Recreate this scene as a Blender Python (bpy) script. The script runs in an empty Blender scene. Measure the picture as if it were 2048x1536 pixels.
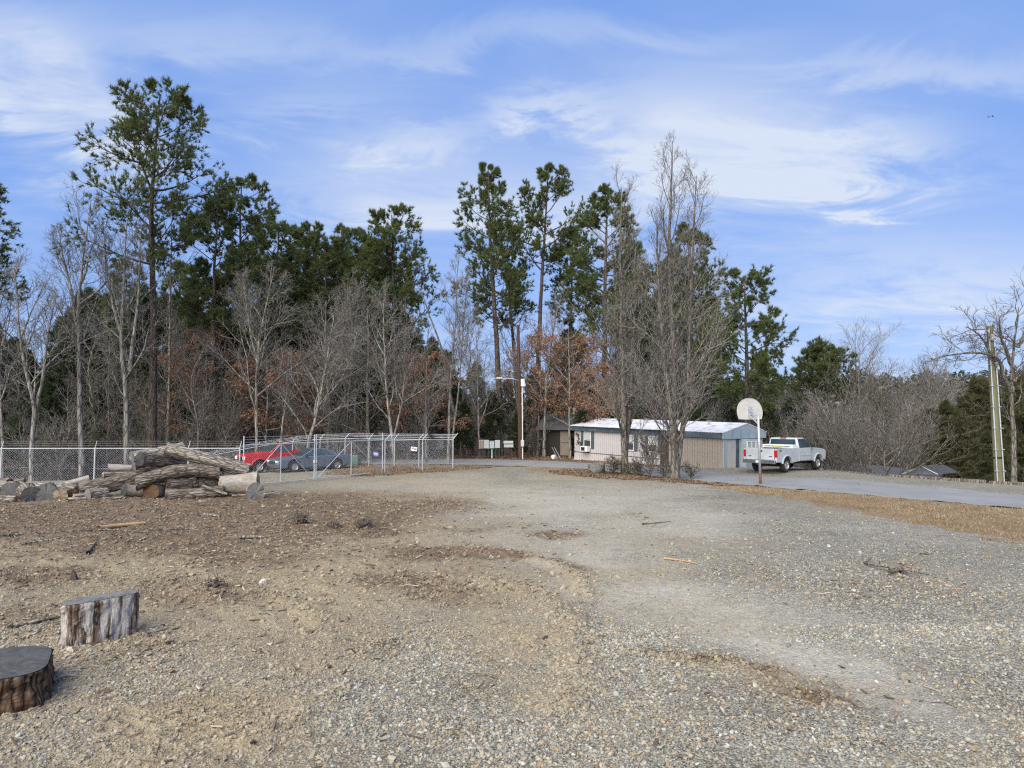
import bpy, math, random
import numpy as np
from mathutils import Vector, Matrix, Quaternion

# ------------------------------------------------------------------ camera, sky, sun, exposure
SC = bpy.context.scene
COL = SC.collection
CAM_H, PITCH, FPX = 3.1, math.radians(3.02), 1365.33
cd = bpy.data.cameras.new('camera'); cam = bpy.data.objects.new('camera', cd); COL.objects.link(cam)
cd.lens = 24; cd.sensor_width = 36; cd.sensor_fit = 'HORIZONTAL'; cd.clip_start = .1; cd.clip_end = 40000
cam.location = (0, 0, CAM_H); cam.rotation_euler = (math.pi/2 + PITCH, 0, 0)
SC.camera = cam
SC.view_settings.view_transform = 'Standard'; SC.view_settings.look = 'None'
SC.view_settings.exposure = 0.74; SC.view_settings.gamma = 1
try: SC.view_settings.use_curve_mapping = False
except Exception: pass
SC.render.engine = 'CYCLES'
SC.cycles.max_bounces = 5; SC.cycles.diffuse_bounces = 2; SC.cycles.transparent_max_bounces = 6
SC.cycles.use_denoising = False
SC.cycles.pixel_filter_type = 'BLACKMAN_HARRIS'; SC.cycles.filter_width = 1.25

SUN_EL, SUN_AZ = 40, 208          # degrees; azimuth clockwise from +Y (the view direction)
sl = bpy.data.lights.new('sun', 'SUN'); sun = bpy.data.objects.new('sun', sl); COL.objects.link(sun)
sl.energy = 3.9; sl.angle = math.radians(70); sl.color = (1, .94, .81)
_e, _a = math.radians(SUN_EL), math.radians(SUN_AZ)
sd = Vector((math.sin(_a)*math.cos(_e), math.cos(_a)*math.cos(_e), math.sin(_e)))
sun.rotation_euler = sd.to_track_quat('Z', 'Y').to_euler(); sun.location = (0, 0, 60)

W = bpy.data.worlds.new('World'); SC.world = W; W.use_nodes = True
nt = W.node_tree; N = nt.nodes; L = nt.links; N.clear()
def wn(t, **kw):
    n = N.new(t)
    for k, v in kw.items(): setattr(n, k, v)
    return n
def wmath(op, a, b=None, c=None, clamp=False):
    n = N.new('ShaderNodeMath'); n.operation = op; n.use_clamp = clamp
    for i, v in enumerate((a, b, c)):
        if v is None: continue
        if isinstance(v, (int, float)): n.inputs[i].default_value = v
        else: L.new(v, n.inputs[i])
    return n.outputs[0]
sky = wn('ShaderNodeTexSky'); sky.sky_type = 'NISHITA'; sky.sun_disc = False
sky.sun_elevation = _e; sky.sun_rotation = _a; sky.air_density = 1.0; sky.dust_density = .6; sky.ozone_density = 4.0; sky.altitude = 700
tc = wn('ShaderNodeTexCoord'); sep = wn('ShaderNodeSeparateXYZ'); L.new(tc.outputs['Generated'], sep.inputs[0])
X, Y, Z = sep.outputs
# thin cloud deck: the direction projected on a plane overhead
zz = wmath('ADD', wmath('MAXIMUM', Z, 0.0), .16)
cmb = wn('ShaderNodeCombineXYZ'); L.new(wmath('DIVIDE', X, zz), cmb.inputs[0]); L.new(wmath('DIVIDE', Y, zz), cmb.inputs[1])
mp = wn('ShaderNodeMapping'); L.new(cmb.outputs[0], mp.inputs[0]); mp.inputs['Rotation'].default_value = (0, 0, .35); mp.inputs['Scale'].default_value = (.55, 1.0, 1)
n1 = wn('ShaderNodeTexNoise'); L.new(mp.outputs[0], n1.inputs['Vector']); n1.inputs['Scale'].default_value = 1.1; n1.inputs['Detail'].default_value = 5; n1.inputs['Roughness'].default_value = .62; n1.inputs['Distortion'].default_value = .5
n2 = wn('ShaderNodeTexNoise'); L.new(mp.outputs[0], n2.inputs['Vector']); n2.inputs['Scale'].default_value = 3.2; n2.inputs['Detail'].default_value = 5; n2.inputs['Roughness'].default_value = .68; n2.inputs['Distortion'].default_value = .7
veil = wmath('MULTIPLY', wmath('SUBTRACT', wmath('ADD', wmath('MULTIPLY', n1.outputs[0], .75), wmath('MULTIPLY', n2.outputs[0], .25)), .38), 2.0, clamp=True)
# separate brighter cloud banks, each at its own bearing (u = x/y, v = z/y)
yy = wmath('MAXIMUM', Y, .05)
u = wmath('DIVIDE', X, yy); v = wmath('DIVIDE', Z, yy)
uw = wmath('ADD', u, wmath('MULTIPLY', wmath('SUBTRACT', n1.outputs[0], .5), .45))
vw = wmath('ADD', v, wmath('MULTIPLY', wmath('SUBTRACT', n2.outputs[0], .5), .28))
def bank(px, py, rx, ry, amp, slope=0):
    uu = (px-1024)/FPX; vv = (840-py)/FPX
    du = wmath('SUBTRACT', uw, uu)
    a = wmath('DIVIDE', du, rx/FPX)
    b = wmath('DIVIDE', wmath('SUBTRACT', wmath('SUBTRACT', vw, vv), wmath('MULTIPLY', du, slope)), ry/FPX)
    r2 = wmath('ADD', wmath('MULTIPLY', a, a), wmath('MULTIPLY', b, b))
    return wmath('MULTIPLY', wmath('EXPONENT', wmath('MULTIPLY', r2, -1.0)), amp)
banks = None
for args in [(1480, 265, 330, 85, 1.35, -.10), (1640, 320, 250, 60, 1.1, 0), (1050, 220, 130, 45, .8, .1), (780, 275, 140, 45, .75, 0), (20, 170, 140, 120, 1.5, -.4), (100, 260, 190, 60, .7, -.4), (1900, 560, 480, 110, .6, 0),
             (820, 380, 380, 90, .7, 0), (300, 70, 460, 70, .5, 0), (1150, 60, 420, 40, .45, .05), (1750, 120, 480, 50, .55, .05), (560, 200, 240, 50, .45, .1), (1250, 420, 380, 60, .5, 0)]:
    b = bank(*args); banks = b if banks is None else wmath('ADD', banks, b)
tex = wmath('MULTIPLY', wmath('SUBTRACT', n2.outputs[0], .22), 1.9, clamp=True)
bcl = wmath('MINIMUM', banks, 1.0)
tex = wmath('MULTIPLY', wmath('SUBTRACT', n2.outputs[0], .33), 2.6, clamp=True)
bank_m = wmath('MULTIPLY', bcl, wmath('ADD', wmath('MULTIPLY', tex, .66), .40))
hz = wmath('MULTIPLY', wmath('EXPONENT', wmath('MULTIPLY', wmath('MAXIMUM', Z, 0.0), -7.0)), .45)   # paler towards the horizon all round
mask = wmath('MINIMUM', wmath('ADD', wmath('ADD', wmath('MULTIPLY', veil, .38), wmath('MULTIPLY', bank_m, .92)), hz), .86, clamp=True)
tint = wn('ShaderNodeMix'); tint.data_type = 'RGBA'; tint.blend_type = 'MULTIPLY'; tint.inputs[0].default_value = 1
L.new(sky.outputs[0], tint.inputs[6]); tint.inputs[7].default_value = (.92, 1.03, 1.12, 1)
base_sky = wn('ShaderNodeMix'); base_sky.data_type = 'RGBA'; base_sky.inputs[0].default_value = .8; L.new(tint.outputs[2], base_sky.inputs[6]); base_sky.inputs[7].default_value = (.98, 2.15, 5.35, 1)
mx = wn('ShaderNodeMix'); mx.data_type = 'RGBA'; L.new(mask, mx.inputs[0]); L.new(base_sky.outputs[2], mx.inputs[6]); mx.inputs[7].default_value = (4.6, 5.0, 5.6, 1)
bg = wn('ShaderNodeBackground'); L.new(mx.outputs[2], bg.inputs[0]); bg.inputs[1].default_value = .1
W.cycles.sampling_method = 'MANUAL'; W.cycles.sample_map_resolution = 256
ow = wn('ShaderNodeOutputWorld'); L.new(bg.outputs[0], ow.inputs[0])

# ------------------------------------------------------------------ authoring helpers: photo measurements -> places on the ground
SP, CP = math.sin(PITCH), math.cos(PITCH)
def at(px, py, Yd):
    cx, cy = (px-1024)/FPX, (768-py)/FPX
    d = Vector((cx, CP - cy*SP, SP + cy*CP)); k = Yd/d.y
    return Vector((d.x*k, Yd, CAM_H + d.z*k))
def gnd(px, py, z=0.0):
    cx, cy = (px-1024)/FPX, (768-py)/FPX
    d = Vector((cx, CP - cy*SP, SP + cy*CP)); k = (z-CAM_H)/d.z
    return Vector((d.x*k, d.y*k, z))
def to_px(x, y, z=0.0):
    zc = z-CAM_H; f = y*CP + zc*SP; up = -y*SP + zc*CP
    f = np.maximum(f, .2)
    return 1024 + FPX*x/f, 768 - FPX*up/f

def lerp(a, b, t): return a + (b-a)*t
def smooth(a, b, x): t = np.clip((x-a)/(b-a), 0, 1); return t*t*(3-2*t)
def _hash(ix, iy, s):
    h = (ix.astype(np.int64)*374761393 + iy.astype(np.int64)*668265263 + s*974634497) & 0x7fffffff
    h = ((h ^ (h >> 13))*1274126177) & 0x7fffffff
    return ((h ^ (h >> 16)) & 0xffff)/65535.0
def vnoise(x, y, s=0):
    ix, iy = np.floor(x), np.floor(y); fx, fy = x-ix, y-iy
    fx = fx*fx*(3-2*fx); fy = fy*fy*(3-2*fy)
    a, b, c, d = _hash(ix, iy, s), _hash(ix+1, iy, s), _hash(ix, iy+1, s), _hash(ix+1, iy+1, s)
    return lerp(lerp(a, b, fx), lerp(c, d, fx), fy)
def fbm(x, y, s=0, o=4):
    r, a, t = 0, .5, 0
    for k in range(o):
        r = r + a*vnoise(x*2**k, y*2**k, s+k*7); t += a; a *= .55
    return r/t
def inside(poly, x, y):
    r = np.zeros(x.shape, bool); n = len(poly)
    for i in range(n):
        x0, y0 = poly[i]; x1, y1 = poly[(i+1) % n]
        if y0 == y1: continue
        c = ((y0 > y) != (y1 > y)) & (x < (x1-x0)*(y-y0)/(y1-y0)+x0)
        r ^= c
    return r
def seg_dist(line, x, y):
    best = np.full(x.shape, 1e9); side = np.zeros(x.shape)
    for (x0, y0), (x1, y1) in zip(line[:-1], line[1:]):
        dx, dy = x1-x0, y1-y0; l2 = dx*dx+dy*dy
        t = np.clip(((x-x0)*dx+(y-y0)*dy)/l2, 0, 1)
        d = np.hypot(x-x0-t*dx, y-y0-t*dy); s = np.sign((x-x0)*dy-(y-y0)*dx)
        m = d < best; best = np.where(m, d, best); side = np.where(m, s, side)
    return best, side

# ------------------------------------------------------------------ mesh helpers
def raw_mesh(name, verts, faces, smooth_=False, nv=4):
    me = bpy.data.meshes.new(name); verts = np.asarray(verts, np.float32); faces = np.asarray(faces, np.int32)
    me.vertices.add(len(verts)); me.vertices.foreach_set('co', verts.ravel())
    nf, k = faces.shape
    me.loops.add(nf*k); me.loops.foreach_set('vertex_index', faces.ravel())
    me.polygons.add(nf); me.polygons.foreach_set('loop_start', np.arange(0, nf*k, k, dtype=np.int32))
    try: me.polygons.foreach_set('loop_total', np.full(nf, k, np.int32))
    except Exception: pass
    if smooth_: me.polygons.foreach_set('use_smooth', np.ones(nf, bool))
    me.update(calc_edges=True)
    return me
def link(name, me, parent=None, loc=None, rot=None, mat=None):
    o = bpy.data.objects.new(name, me); COL.objects.link(o)
    if parent is not None: o.parent = parent
    if loc is not None: o.location = loc
    if rot is not None: o.rotation_euler = rot
    if mat is not None and me is not None and len(me.materials) == 0: me.materials.append(mat)
    return o
def empty(name, loc=(0, 0, 0), rz=0, label=None, cat=None, group=None, kind=None):
    o = bpy.data.objects.new(name, None); COL.objects.link(o); o.location = loc; o.rotation_euler = (0, 0, rz); o.empty_display_size = .2
    tag(o, label, cat, group, kind); return o
def tag(o, label=None, cat=None, group=None, kind=None):
    if label: o['label'] = label
    if cat: o['category'] = cat
    if group: o['group'] = group
    if kind: o['kind'] = kind
    return o
def colattr(me, name, rgb):
    a = me.attributes.new(name, 'FLOAT_COLOR', 'POINT'); n = len(rgb)
    c = np.ones((n, 4), np.float32); c[:, :rgb.shape[1]] = rgb
    a.data.foreach_set('color', c.ravel())

class Geo:
    def __init__(s): s.v = []; s.f = []
    def add(s, vs, fs):
        b = len(s.v); s.v += [tuple(p) for p in vs]; s.f += [tuple(i+b for i in f) for f in fs]; return s
    def box(s, x0, x1, y0, y1, z0, z1, M=None):
        vs = [Vector(p) for p in ((x0,y0,z0),(x1,y0,z0),(x1,y1,z0),(x0,y1,z0),(x0,y0,z1),(x1,y0,z1),(x1,y1,z1),(x0,y1,z1))]
        if M is not None: vs = [M @ p for p in vs]
        return s.add(vs, [(0,3,2,1),(4,5,6,7),(0,1,5,4),(1,2,6,5),(2,3,7,6),(3,0,4,7)])
    def hexa(s, bottom, top):
        return s.add(list(bottom)+list(top), [(0,3,2,1),(4,5,6,7),(0,1,5,4),(1,2,6,5),(2,3,7,6),(3,0,4,7)])
    def cyl(s, p0, p1, r0, r1=None, n=10, caps=True):
        r1 = r0 if r1 is None else r1; p0, p1 = Vector(p0), Vector(p1); d = (p1-p0).normalized()
        a = d.orthogonal().normalized(); b = d.cross(a); vs = []
        for p, r in ((p0, r0), (p1, r1)):
            for i in range(n):
                t = 2*math.pi*i/n; vs.append(p + a*(r*math.cos(t)) + b*(r*math.sin(t)))
        fs = [(i, (i+1) % n, n+(i+1) % n, n+i) for i in range(n)]
        if caps: fs += [tuple(range(n))[::-1], tuple(range(n, 2*n))]
        return s.add(vs, fs)
    def path(s, pts, r, n=6):
        for a, b in zip(pts[:-1], pts[1:]): s.cyl(a, b, r, r, n)
        return s
    def prism(s, outline, y0, y1):            # outline in (x, z), extruded along y
        n = len(outline); vs = [(x, y0, z) for x, z in outline] + [(x, y1, z) for x, z in outline]
        return s.add(vs, [tuple(range(n)), tuple(range(n, 2*n))[::-1]] + [(i, n+i, n+(i+1) % n, (i+1) % n) for i in range(n)])
    def lathe(s, prof, n=20, M=None):         # prof (r, h) round local y
        vs = []
        for r, h in prof:
            for i in range(n):
                t = 2*math.pi*i/n; p = Vector((r*math.cos(t), h, r*math.sin(t))); vs.append(M @ p if M is not None else p)
        fs = []
        for k in range(len(prof)-1):
            for i in range(n): fs.append((k*n+i, k*n+(i+1) % n, (k+1)*n+(i+1) % n, (k+1)*n+i))
        return s.add(vs, fs)
    def quad(s, *p): return s.add(p, [tuple(range(len(p)))])
    def build(s, name, mat, parent=None, bevel=0, smooth_=False, loc=None, rot=None, seg=2):
        me = bpy.data.meshes.new(name); me.from_pydata(s.v, [], s.f); me.update()
        if smooth_:
            me.polygons.foreach_set('use_smooth', np.ones(len(me.polygons), bool))
        o = link(name, me, parent, loc, rot, mat)
        if bevel:
            m = o.modifiers.new('bevel', 'BEVEL'); m.width = bevel; m.segments = seg; m.limit_method = 'ANGLE'; m.angle_limit = math.radians(35); m.harden_normals = False
        return o

# ------------------------------------------------------------------ materials
class NB:
    def __init__(s, name):
        s.m = bpy.data.materials.new(name); s.m.use_nodes = True; s.t = s.m.node_tree; s.t.nodes.clear()
        s.out = s.n('ShaderNodeOutputMaterial'); s.b = s.n('ShaderNodeBsdfPrincipled'); s.l(s.b.outputs[0], s.out.inputs[0])
    def n(s, t, **kw):
        n = s.t.nodes.new(t)
        for k, v in kw.items(): setattr(n, k, v)
        return n
    def l(s, a, b): s.t.links.new(a, b)
    def co(s, scale=(1, 1, 1), kind='Object'):
        c = s.n('ShaderNodeTexCoord'); m = s.n('ShaderNodeMapping'); s.l(c.outputs[kind], m.inputs[0]); m.inputs['Scale'].default_value = scale; return m.outputs[0]
    def noise(s, vec, scale, detail=5, rough=.6, dist=0):
        n = s.n('ShaderNodeTexNoise'); s.l(vec, n.inputs['Vector']); n.inputs['Scale'].default_value = scale; n.inputs['Detail'].default_value = detail; n.inputs['Roughness'].default_value = rough; n.inputs['Distortion'].default_value = dist
        return n.outputs[0]
    def vor(s, vec, scale, feature='F1', out='Distance', rnd=1):
        n = s.n('ShaderNodeTexVoronoi'); n.feature = feature; s.l(vec, n.inputs['Vector']); n.inputs['Scale'].default_value = scale; n.inputs['Randomness'].default_value = rnd
        return n.outputs[out]
    def ramp(s, fac, stops):
        n = s.n('ShaderNodeValToRGB'); s.l(fac, n.inputs[0]); e = n.color_ramp.elements
        while len(e) < len(stops): e.new(.5)
        for el, (p, c) in zip(e, stops): el.position = p; el.color = (*c, 1) if len(c) == 3 else c
        return n.outputs[0]
    def mix(s, fac, a, b, mode='MIX'):
        n = s.n('ShaderNodeMix'); n.data_type = 'RGBA'; n.blend_type = mode
        for i, v in ((0, fac), (6, a), (7, b)):
            if isinstance(v, (int, float)): n.inputs[i].default_value = v
            elif isinstance(v, tuple): n.inputs[i].default_value = (*v, 1) if len(v) == 3 else v
            else: s.l(v, n.inputs[i])
        return n.outputs[2]
    def math(s, op, a, b=0, clamp=False):
        n = s.n('ShaderNodeMath'); n.operation = op; n.use_clamp = clamp
        for i, v in ((0, a), (1, b)):
            if isinstance(v, (int, float)): n.inputs[i].default_value = v
            else: s.l(v, n.inputs[i])
        return n.outputs[0]
    def attr(s, name, kind='GEOMETRY', out='Color'):
        n = s.n('ShaderNodeAttribute'); n.attribute_name = name; n.attribute_type = kind; return n.outputs[out]
    def bump(s, h, strength=.5, dist=.02):
        n = s.n('ShaderNodeBump'); n.inputs['Strength'].default_value = strength; n.inputs['Distance'].default_value = dist; s.l(h, n.inputs['Height']); s.l(n.outputs[0], s.b.inputs['Normal'])
    def set(s, col=None, rough=None, metal=None, spec=None):
        for k, v in (('Base Color', col), ('Roughness', rough), ('Metallic', metal), ('Specular IOR Level', spec)):
            if v is None: continue
            if isinstance(v, (int, float)): s.b.inputs[k].default_value = v
            elif isinstance(v, tuple): s.b.inputs[k].default_value = (*v, 1)
            else: s.l(v, s.b.inputs[k])
        return s.m
def vary(name, col, rough=.7, metal=0, amt=.25, scale=3, bump=0, bscale=None, stretch=(1, 1, 1), spec=.3, dirt=None, dscale=1.2):
    b = NB(name); c = b.co(stretch)
    n = b.noise(c, scale, 6, .65)
    lo = tuple(x*(1-amt) for x in col); hi = tuple(min(1, x*(1+amt)) for x in col)
    cc = b.ramp(n, [(.3, lo), (.7, hi)])
    if dirt:
        d = b.noise(b.co(), dscale, 7, .7); cc = b.mix(b.ramp(d, [(.48, (0, 0, 0)), (.68, (1, 1, 1))]), cc, dirt)
    if bump: b.bump(b.noise(c, bscale or scale*4, 4, .6), bump, .02)
    return b.set(cc, rough, metal, spec)
MAT = {}
def bark(name, a, bcol, c3, sx=9, sz=1.4, bump=.8, dist=.05, lichen=None, crack=1, lsc=(2, 2, 1.2), lth=.5):
    b = NB(name); c = b.co((sx, sx, sz)); n = b.noise(c, 1.6, 8, .7, .4); v = b.vor(c, 1.3, 'DISTANCE_TO_EDGE')
    col = b.ramp(n, [(.3, a), (.5, bcol), (.68, c3)])
    col = b.mix(b.math('MULTIPLY', b.ramp(v, [(0, (1, 1, 1)), (.16, (0, 0, 0))]), crack), col, tuple(x*.45 for x in a))
    if lichen:
        l = b.noise(b.co(lsc), 1.7, 7, .7); col = b.mix(b.ramp(l, [(lth, (0, 0, 0)), (lth+.09, (1, 1, 1))]), col, lichen)
    h = b.math('ADD', n, b.math('MULTIPLY', b.math('MINIMUM', v, .3), 2.0*crack)); b.bump(h, bump, dist)
    return b.set(col, .9, 0, .15)
MAT['pine_bark'] = bark('pine_bark', (.06, .045, .038), (.115, .088, .072), (.19, .155, .13), 6, 1.2)
MAT['grey_bark'] = bark('grey_bark', (.165, .15, .13), (.275, .253, .225), (.39, .365, .33), 5, 1.0, .5)
MAT['pale_bark'] = bark('pale_bark', (.15, .138, .12), (.255, .236, .208), (.36, .34, .305), 4, .8, .4)
MAT['brown_bark'] = bark('brown_bark', (.12, .103, .084), (.205, .18, .15), (.30, .272, .235), 6, 1.2)
MAT['log_bark'] = bark('log_bark', (.11, .088, .07), (.235, .195, .157), (.41, .36, .30), 8, 1.6, 1.0, .06)
MAT['log_bark_pale'] = bark('log_bark_pale', (.18, .155, .125), (.35, .31, .255), (.52, .475, .40), 8, 1.6, .9, .06)
MAT['log_bark_grey'] = bark('log_bark_grey', (.17, .15, .13), (.31, .285, .25), (.43, .40, .36), 5, 2.5, .6, .04, lichen=(.30, .21, .12), crack=.08)
MAT['stump_bark'] = bark('stump_bark', (.085, .058, .04), (.23, .165, .115), (.34, .27, .205), 7, .9, 1.2, .05, lichen=(.50, .465, .42), lsc=(5, 5, .7), lth=.45)
MAT['stump_bark_dark'] = bark('stump_bark_dark', (.06, .04, .028), (.18, .11, .065), (.30, .225, .165), 7, 1.0, 1.3, .05)
def endgrain(name, a, b_, dark):
    b = NB(name); c = b.co(); nz = b.noise(c, 3, 4, .6)
    sx = b.n('ShaderNodeVectorMath'); sx.operation = 'LENGTH'; mm = b.n('ShaderNodeMapping'); mm.inputs['Scale'].default_value = (1, 1, 0); b.l(c, mm.inputs[0]); b.l(mm.outputs[0], sx.inputs[0])
    r = b.math('ADD', b.math('MULTIPLY', sx.outputs['Value'], 230), b.math('MULTIPLY', nz, 14)); ring = b.math('MULTIPLY', b.math('ADD', b.math('SINE', r), 1), .5)
    col = b.mix(ring, a, b_); col = b.mix(b.ramp(b.noise(c, 2.2, 7, .75), [(.42, (0, 0, 0)), (.7, (1, 1, 1))]), col, dark)
    sp_ = b.n('ShaderNodeSeparateXYZ'); b.l(c, sp_.inputs[0]); an_ = b.math('ARCTAN2', sp_.outputs[1], sp_.outputs[0]); cb_ = b.n('ShaderNodeCombineXYZ'); b.l(b.math('MULTIPLY', an_, 9.0), cb_.inputs[0]); b.l(b.math('MULTIPLY', sx.outputs['Value'], 1.6), cb_.inputs[1])
    crk_ = b.ramp(b.noise(cb_.outputs[0], 2.2, 4, .7), [(.27, (1, 1, 1)), (.34, (0, 0, 0))]); col = b.mix(b.math('MULTIPLY', crk_, .4), col, tuple(x*.35 for x in dark))
    b.bump(b.math('SUBTRACT', b.noise(b.co((6, 60, 6)), 2, 3, .6), crk_), .6, .015); return b.set(col, .85, 0, .2)
MAT['end_grey'] = endgrain('end_grey', (.15, .145, .135), (.23, .22, .205), (.09, .085, .08))
MAT['end_mid'] = endgrain('end_mid', (.085, .083, .08), (.115, .112, .106), (.05, .048, .046))
MAT['end_dark'] = endgrain('end_dark', (.055, .053, .05), (.072, .069, .066), (.028, .027, .026))
MAT['end_tan'] = endgrain('end_tan', (.33, .25, .15), (.44, .35, .23), (.17, .12, .08))
MAT['end_brown'] = endgrain('end_brown', (.14, .075, .038), (.20, .11, .06), (.05, .035, .028))
def leafmat(name, cols, scale=.8, trans=.38, rough=.6):
    b = NB(name); n = b.noise(b.co(), scale, 4, .7); col = b.ramp(n, [(.32, cols[0]), (.5, cols[1]), (.68, cols[2])])
    g = b.n('ShaderNodeNewGeometry'); col = b.mix(b.math('MULTIPLY', g.outputs['Random Per Island'], .55), col, cols[3])
    m = b.set(col, rough, 0, .25); t = b.n('ShaderNodeBsdfTranslucent'); b.l(col, t.inputs[0]); x = b.n('ShaderNodeMixShader'); x.inputs[0].default_value = trans
    b.l(b.b.outputs[0], x.inputs[1]); b.l(t.outputs[0], x.inputs[2]); b.l(x.outputs[0], b.out.inputs[0]); return m
MAT['pine_needles'] = leafmat('pine_needles', [(.05, .078, .022), (.08, .112, .034), (.118, .148, .045), (.18, .19, .07)])
MAT['dark_needles'] = leafmat('dark_needles', [(.034, .056, .024), (.05, .076, .032), (.07, .095, .04), (.10, .115, .056)])
MAT['cedar_needles'] = leafmat('cedar_needles', [(.06, .068, .028), (.09, .094, .04), (.12, .115, .052), (.15, .13, .07)])
MAT['rust_leaves'] = leafmat('rust_leaves', [(.19, .09, .048), (.27, .135, .072), (.34, .185, .105), (.36, .22, .14)], 1.2, .3)
MAT['litter'] = leafmat('litter_leaves', [(.13, .08, .05), (.20, .13, .08), (.27, .185, .12), (.30, .21, .14)], 1.2, .2)
MAT['dry_grass'] = leafmat('dry_grass', [(.25, .185, .105), (.34, .265, .165), (.43, .35, .225), (.26, .175, .105)], .35, .2)
MAT['galv'] = vary('galvanised_steel', (.50, .52, .54), .45, .55, .15, 6)
MAT['galv_white'] = vary('weathered_galvanised_pipe', (.50, .52, .53), .5, .25, .12, 5)
MAT['concrete'] = vary('concrete', (.4, .39, .37), .9, 0, .15, 5)
MAT['rust'] = vary('rust', (.16, .075, .04), .85, .2, .4, 9)
MAT['rubber'] = vary('tyre_rubber', (.025, .025, .026), .8, 0, .3, 12)
MAT['rim_steel'] = vary('rim_alloy', (.50, .49, .46), .38, .8, .15, 8)
MAT['black'] = vary('black_plastic', (.02, .02, .022), .6, 0, .2, 6)
MAT['shed_wood'] = vary('shed_boards', (.035, .03, .026), .9, 0, .4, 4, .3, 12, (1, 1, 4))
MAT['under'] = vary('dirty_underbody', (.035, .028, .024), .9, 0, .4, 4)
MAT['chrome'] = vary('chrome', (.55, .56, .57), .22, .95, .12, 4)
MAT['silver'] = vary('silver_paint', (.56, .59, .61), .33, .25, .05, 2, dirt=(.47, .49, .49), dscale=.9)
MAT['red_paint'] = vary('red_paint', (.50, .014, .02), .28, 0, .06, 2, spec=.6)
MAT['grey_paint'] = vary('blue_grey_paint', (.135, .165, .20), .3, .4, .05, 2, spec=.5)
def glass(name, col, rough=.06):
    b = NB(name); n = b.noise(b.co(), 1.5, 3, .5); return b.set(b.ramp(n, [(.3, tuple(c*.8 for c in col)), (.7, col)]), rough, 0, .8)
MAT['tint_glass'] = glass('tinted_glass', (.03, .055, .06))
MAT['clear_glass'] = glass('window_glass', (.05, .06, .065), .05)
MAT['tail_red'] = vary('red_lens', (.45, .01, .015), .25, 0, .1, 4, spec=.6)
MAT['white_plastic'] = vary('white_plastic', (.72, .72, .70), .5, 0, .08, 5)
MAT['yellow'] = vary('yellow_tape', (.62, .56, .12), .6, 0, .1, 5)
# ------------------------------------------------------------------ terrain
def g2(px, py): p = gnd(px, py); return (p.x, p.y)
EDGE = [(6, 72), (13.5, 57), (18.9, 43.6), (19.8, 40.2), (20.7, 37.4), (23.6, 34.0), (32, 27.6), (60, 10), (120, -30)]     # brow of the bank right of the road
def terrain(x, y):
    d, s = seg_dist(EDGE, x, y); b = np.where(s < 0, d, 0)
    z = -3.4*smooth(.2, 4, b) - .06*np.clip(b-4, 0, 70)
    z = z - 2.5*smooth(33, 54, y)*smooth(-11, -30, x)
    r = np.hypot(x, y)
    z = z + 19*smooth(170, 430, r) + .16*np.exp(-((x-15.5)**2+(y-40)**2)/14)
    return z
def tz(x, y): return float(terrain(np.array([float(x)]), np.array([float(y)]))[0])

road_up = [(2048, 990), (1850, 972), (1640, 955), (1500, 946), (1375, 938.5), (1280, 932), (1180, 926), (1100, 922), (1000, 919), (900, 918), (800, 919), (700, 917), (560, 912), (400, 906)]
road_lo = [(2048, 1017), (1850, 1000), (1640, 982), (1500, 970), (1375, 960), (1280, 950), (1180, 939), (1100, 934.5), (1000, 931), (900, 928.5), (800, 929.5), (700, 927), (560, 920), (400, 912)]
RU = [g2(*p) for p in road_up]; RL = [g2(*p) for p in road_lo]
RU = [(RU[0][0]+26, RU[0][1]-17), (RU[0][0]+9, RU[0][1]-5)] + RU; RL = [(RL[0][0]+26, RL[0][1]-17), (RL[0][0]+9, RL[0][1]-5)] + RL
ROAD = RU + RL[::-1]
gr_lo = [(2048, 1087), (1900, 1060), (1750, 1031), (1600, 1003), (1480, 981), (1380, 967), (1290, 959), (1200, 953), (1120, 946), (1060, 941)]
GRASS = RL[1:11] + [(p[0], p[1]+.2) for p in [g2(1060, 936)]] + [g2(*p) for p in gr_lo[::-1]] + [(g2(2048, 1087)[0]+12, g2(2048, 1087)[1]-7)]
CORNER = [g2(*p) for p in [(700, 953), (800, 949), (880, 944), (960, 938), (990, 934), (940, 931), (800, 931), (740, 932), (640, 940)]]
def gauss(px, py, cx, cy, rx, ry, sl=0.0):
    a = (px-cx)/rx; b = (py-cy-(px-cx)*sl)/ry; return np.exp(-(a*a+b*b))
MULCH = [(120, 1035, 330, 38, 0, 1.1), (420, 1030, 330, 36, 0, 1.0), (640, 1042, 170, 30, 0, 1.0), (720, 1055, 60, 14, 0, .9), (860, 1006, 90, 9, 0, .6), (1120, 1074, 70, 8, 0, .8), (930, 1062, 60, 6, 0, .5),
         (330, 1085, 260, 22, 0, .7), (520, 1120, 200, 26, 0, .45), (60, 1150, 160, 18, 0, .7), (900, 1112, 110, 11, .05, 1.0), (1060, 1120, 90, 9, .25, .9), (790, 1165, 130, 18, 0, .6), (880, 1185, 90, 20, 0, .6),
         (420, 1190, 120, 24, 0, .6), (300, 1300, 60, 20, 0, .35), (740, 1290, 60, 18, 0, .55), (1000, 1355, 110, 30, 0, .35), (1450, 1335, 110, 12, .18, .75), (1590, 1385, 70, 9, .1, .7), (1330, 1320, 50, 9, 0, .4),
         (60, 1240, 140, 24, 0, .5), (190, 1330, 120, 18, 0, .35), (1560, 1440, 90, 30, 0, .35), (930, 1460, 100, 22, 0, .3), (640, 985, 150, 14, 0, .7), (60, 1390, 60, 16, 0, .4)]
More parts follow.
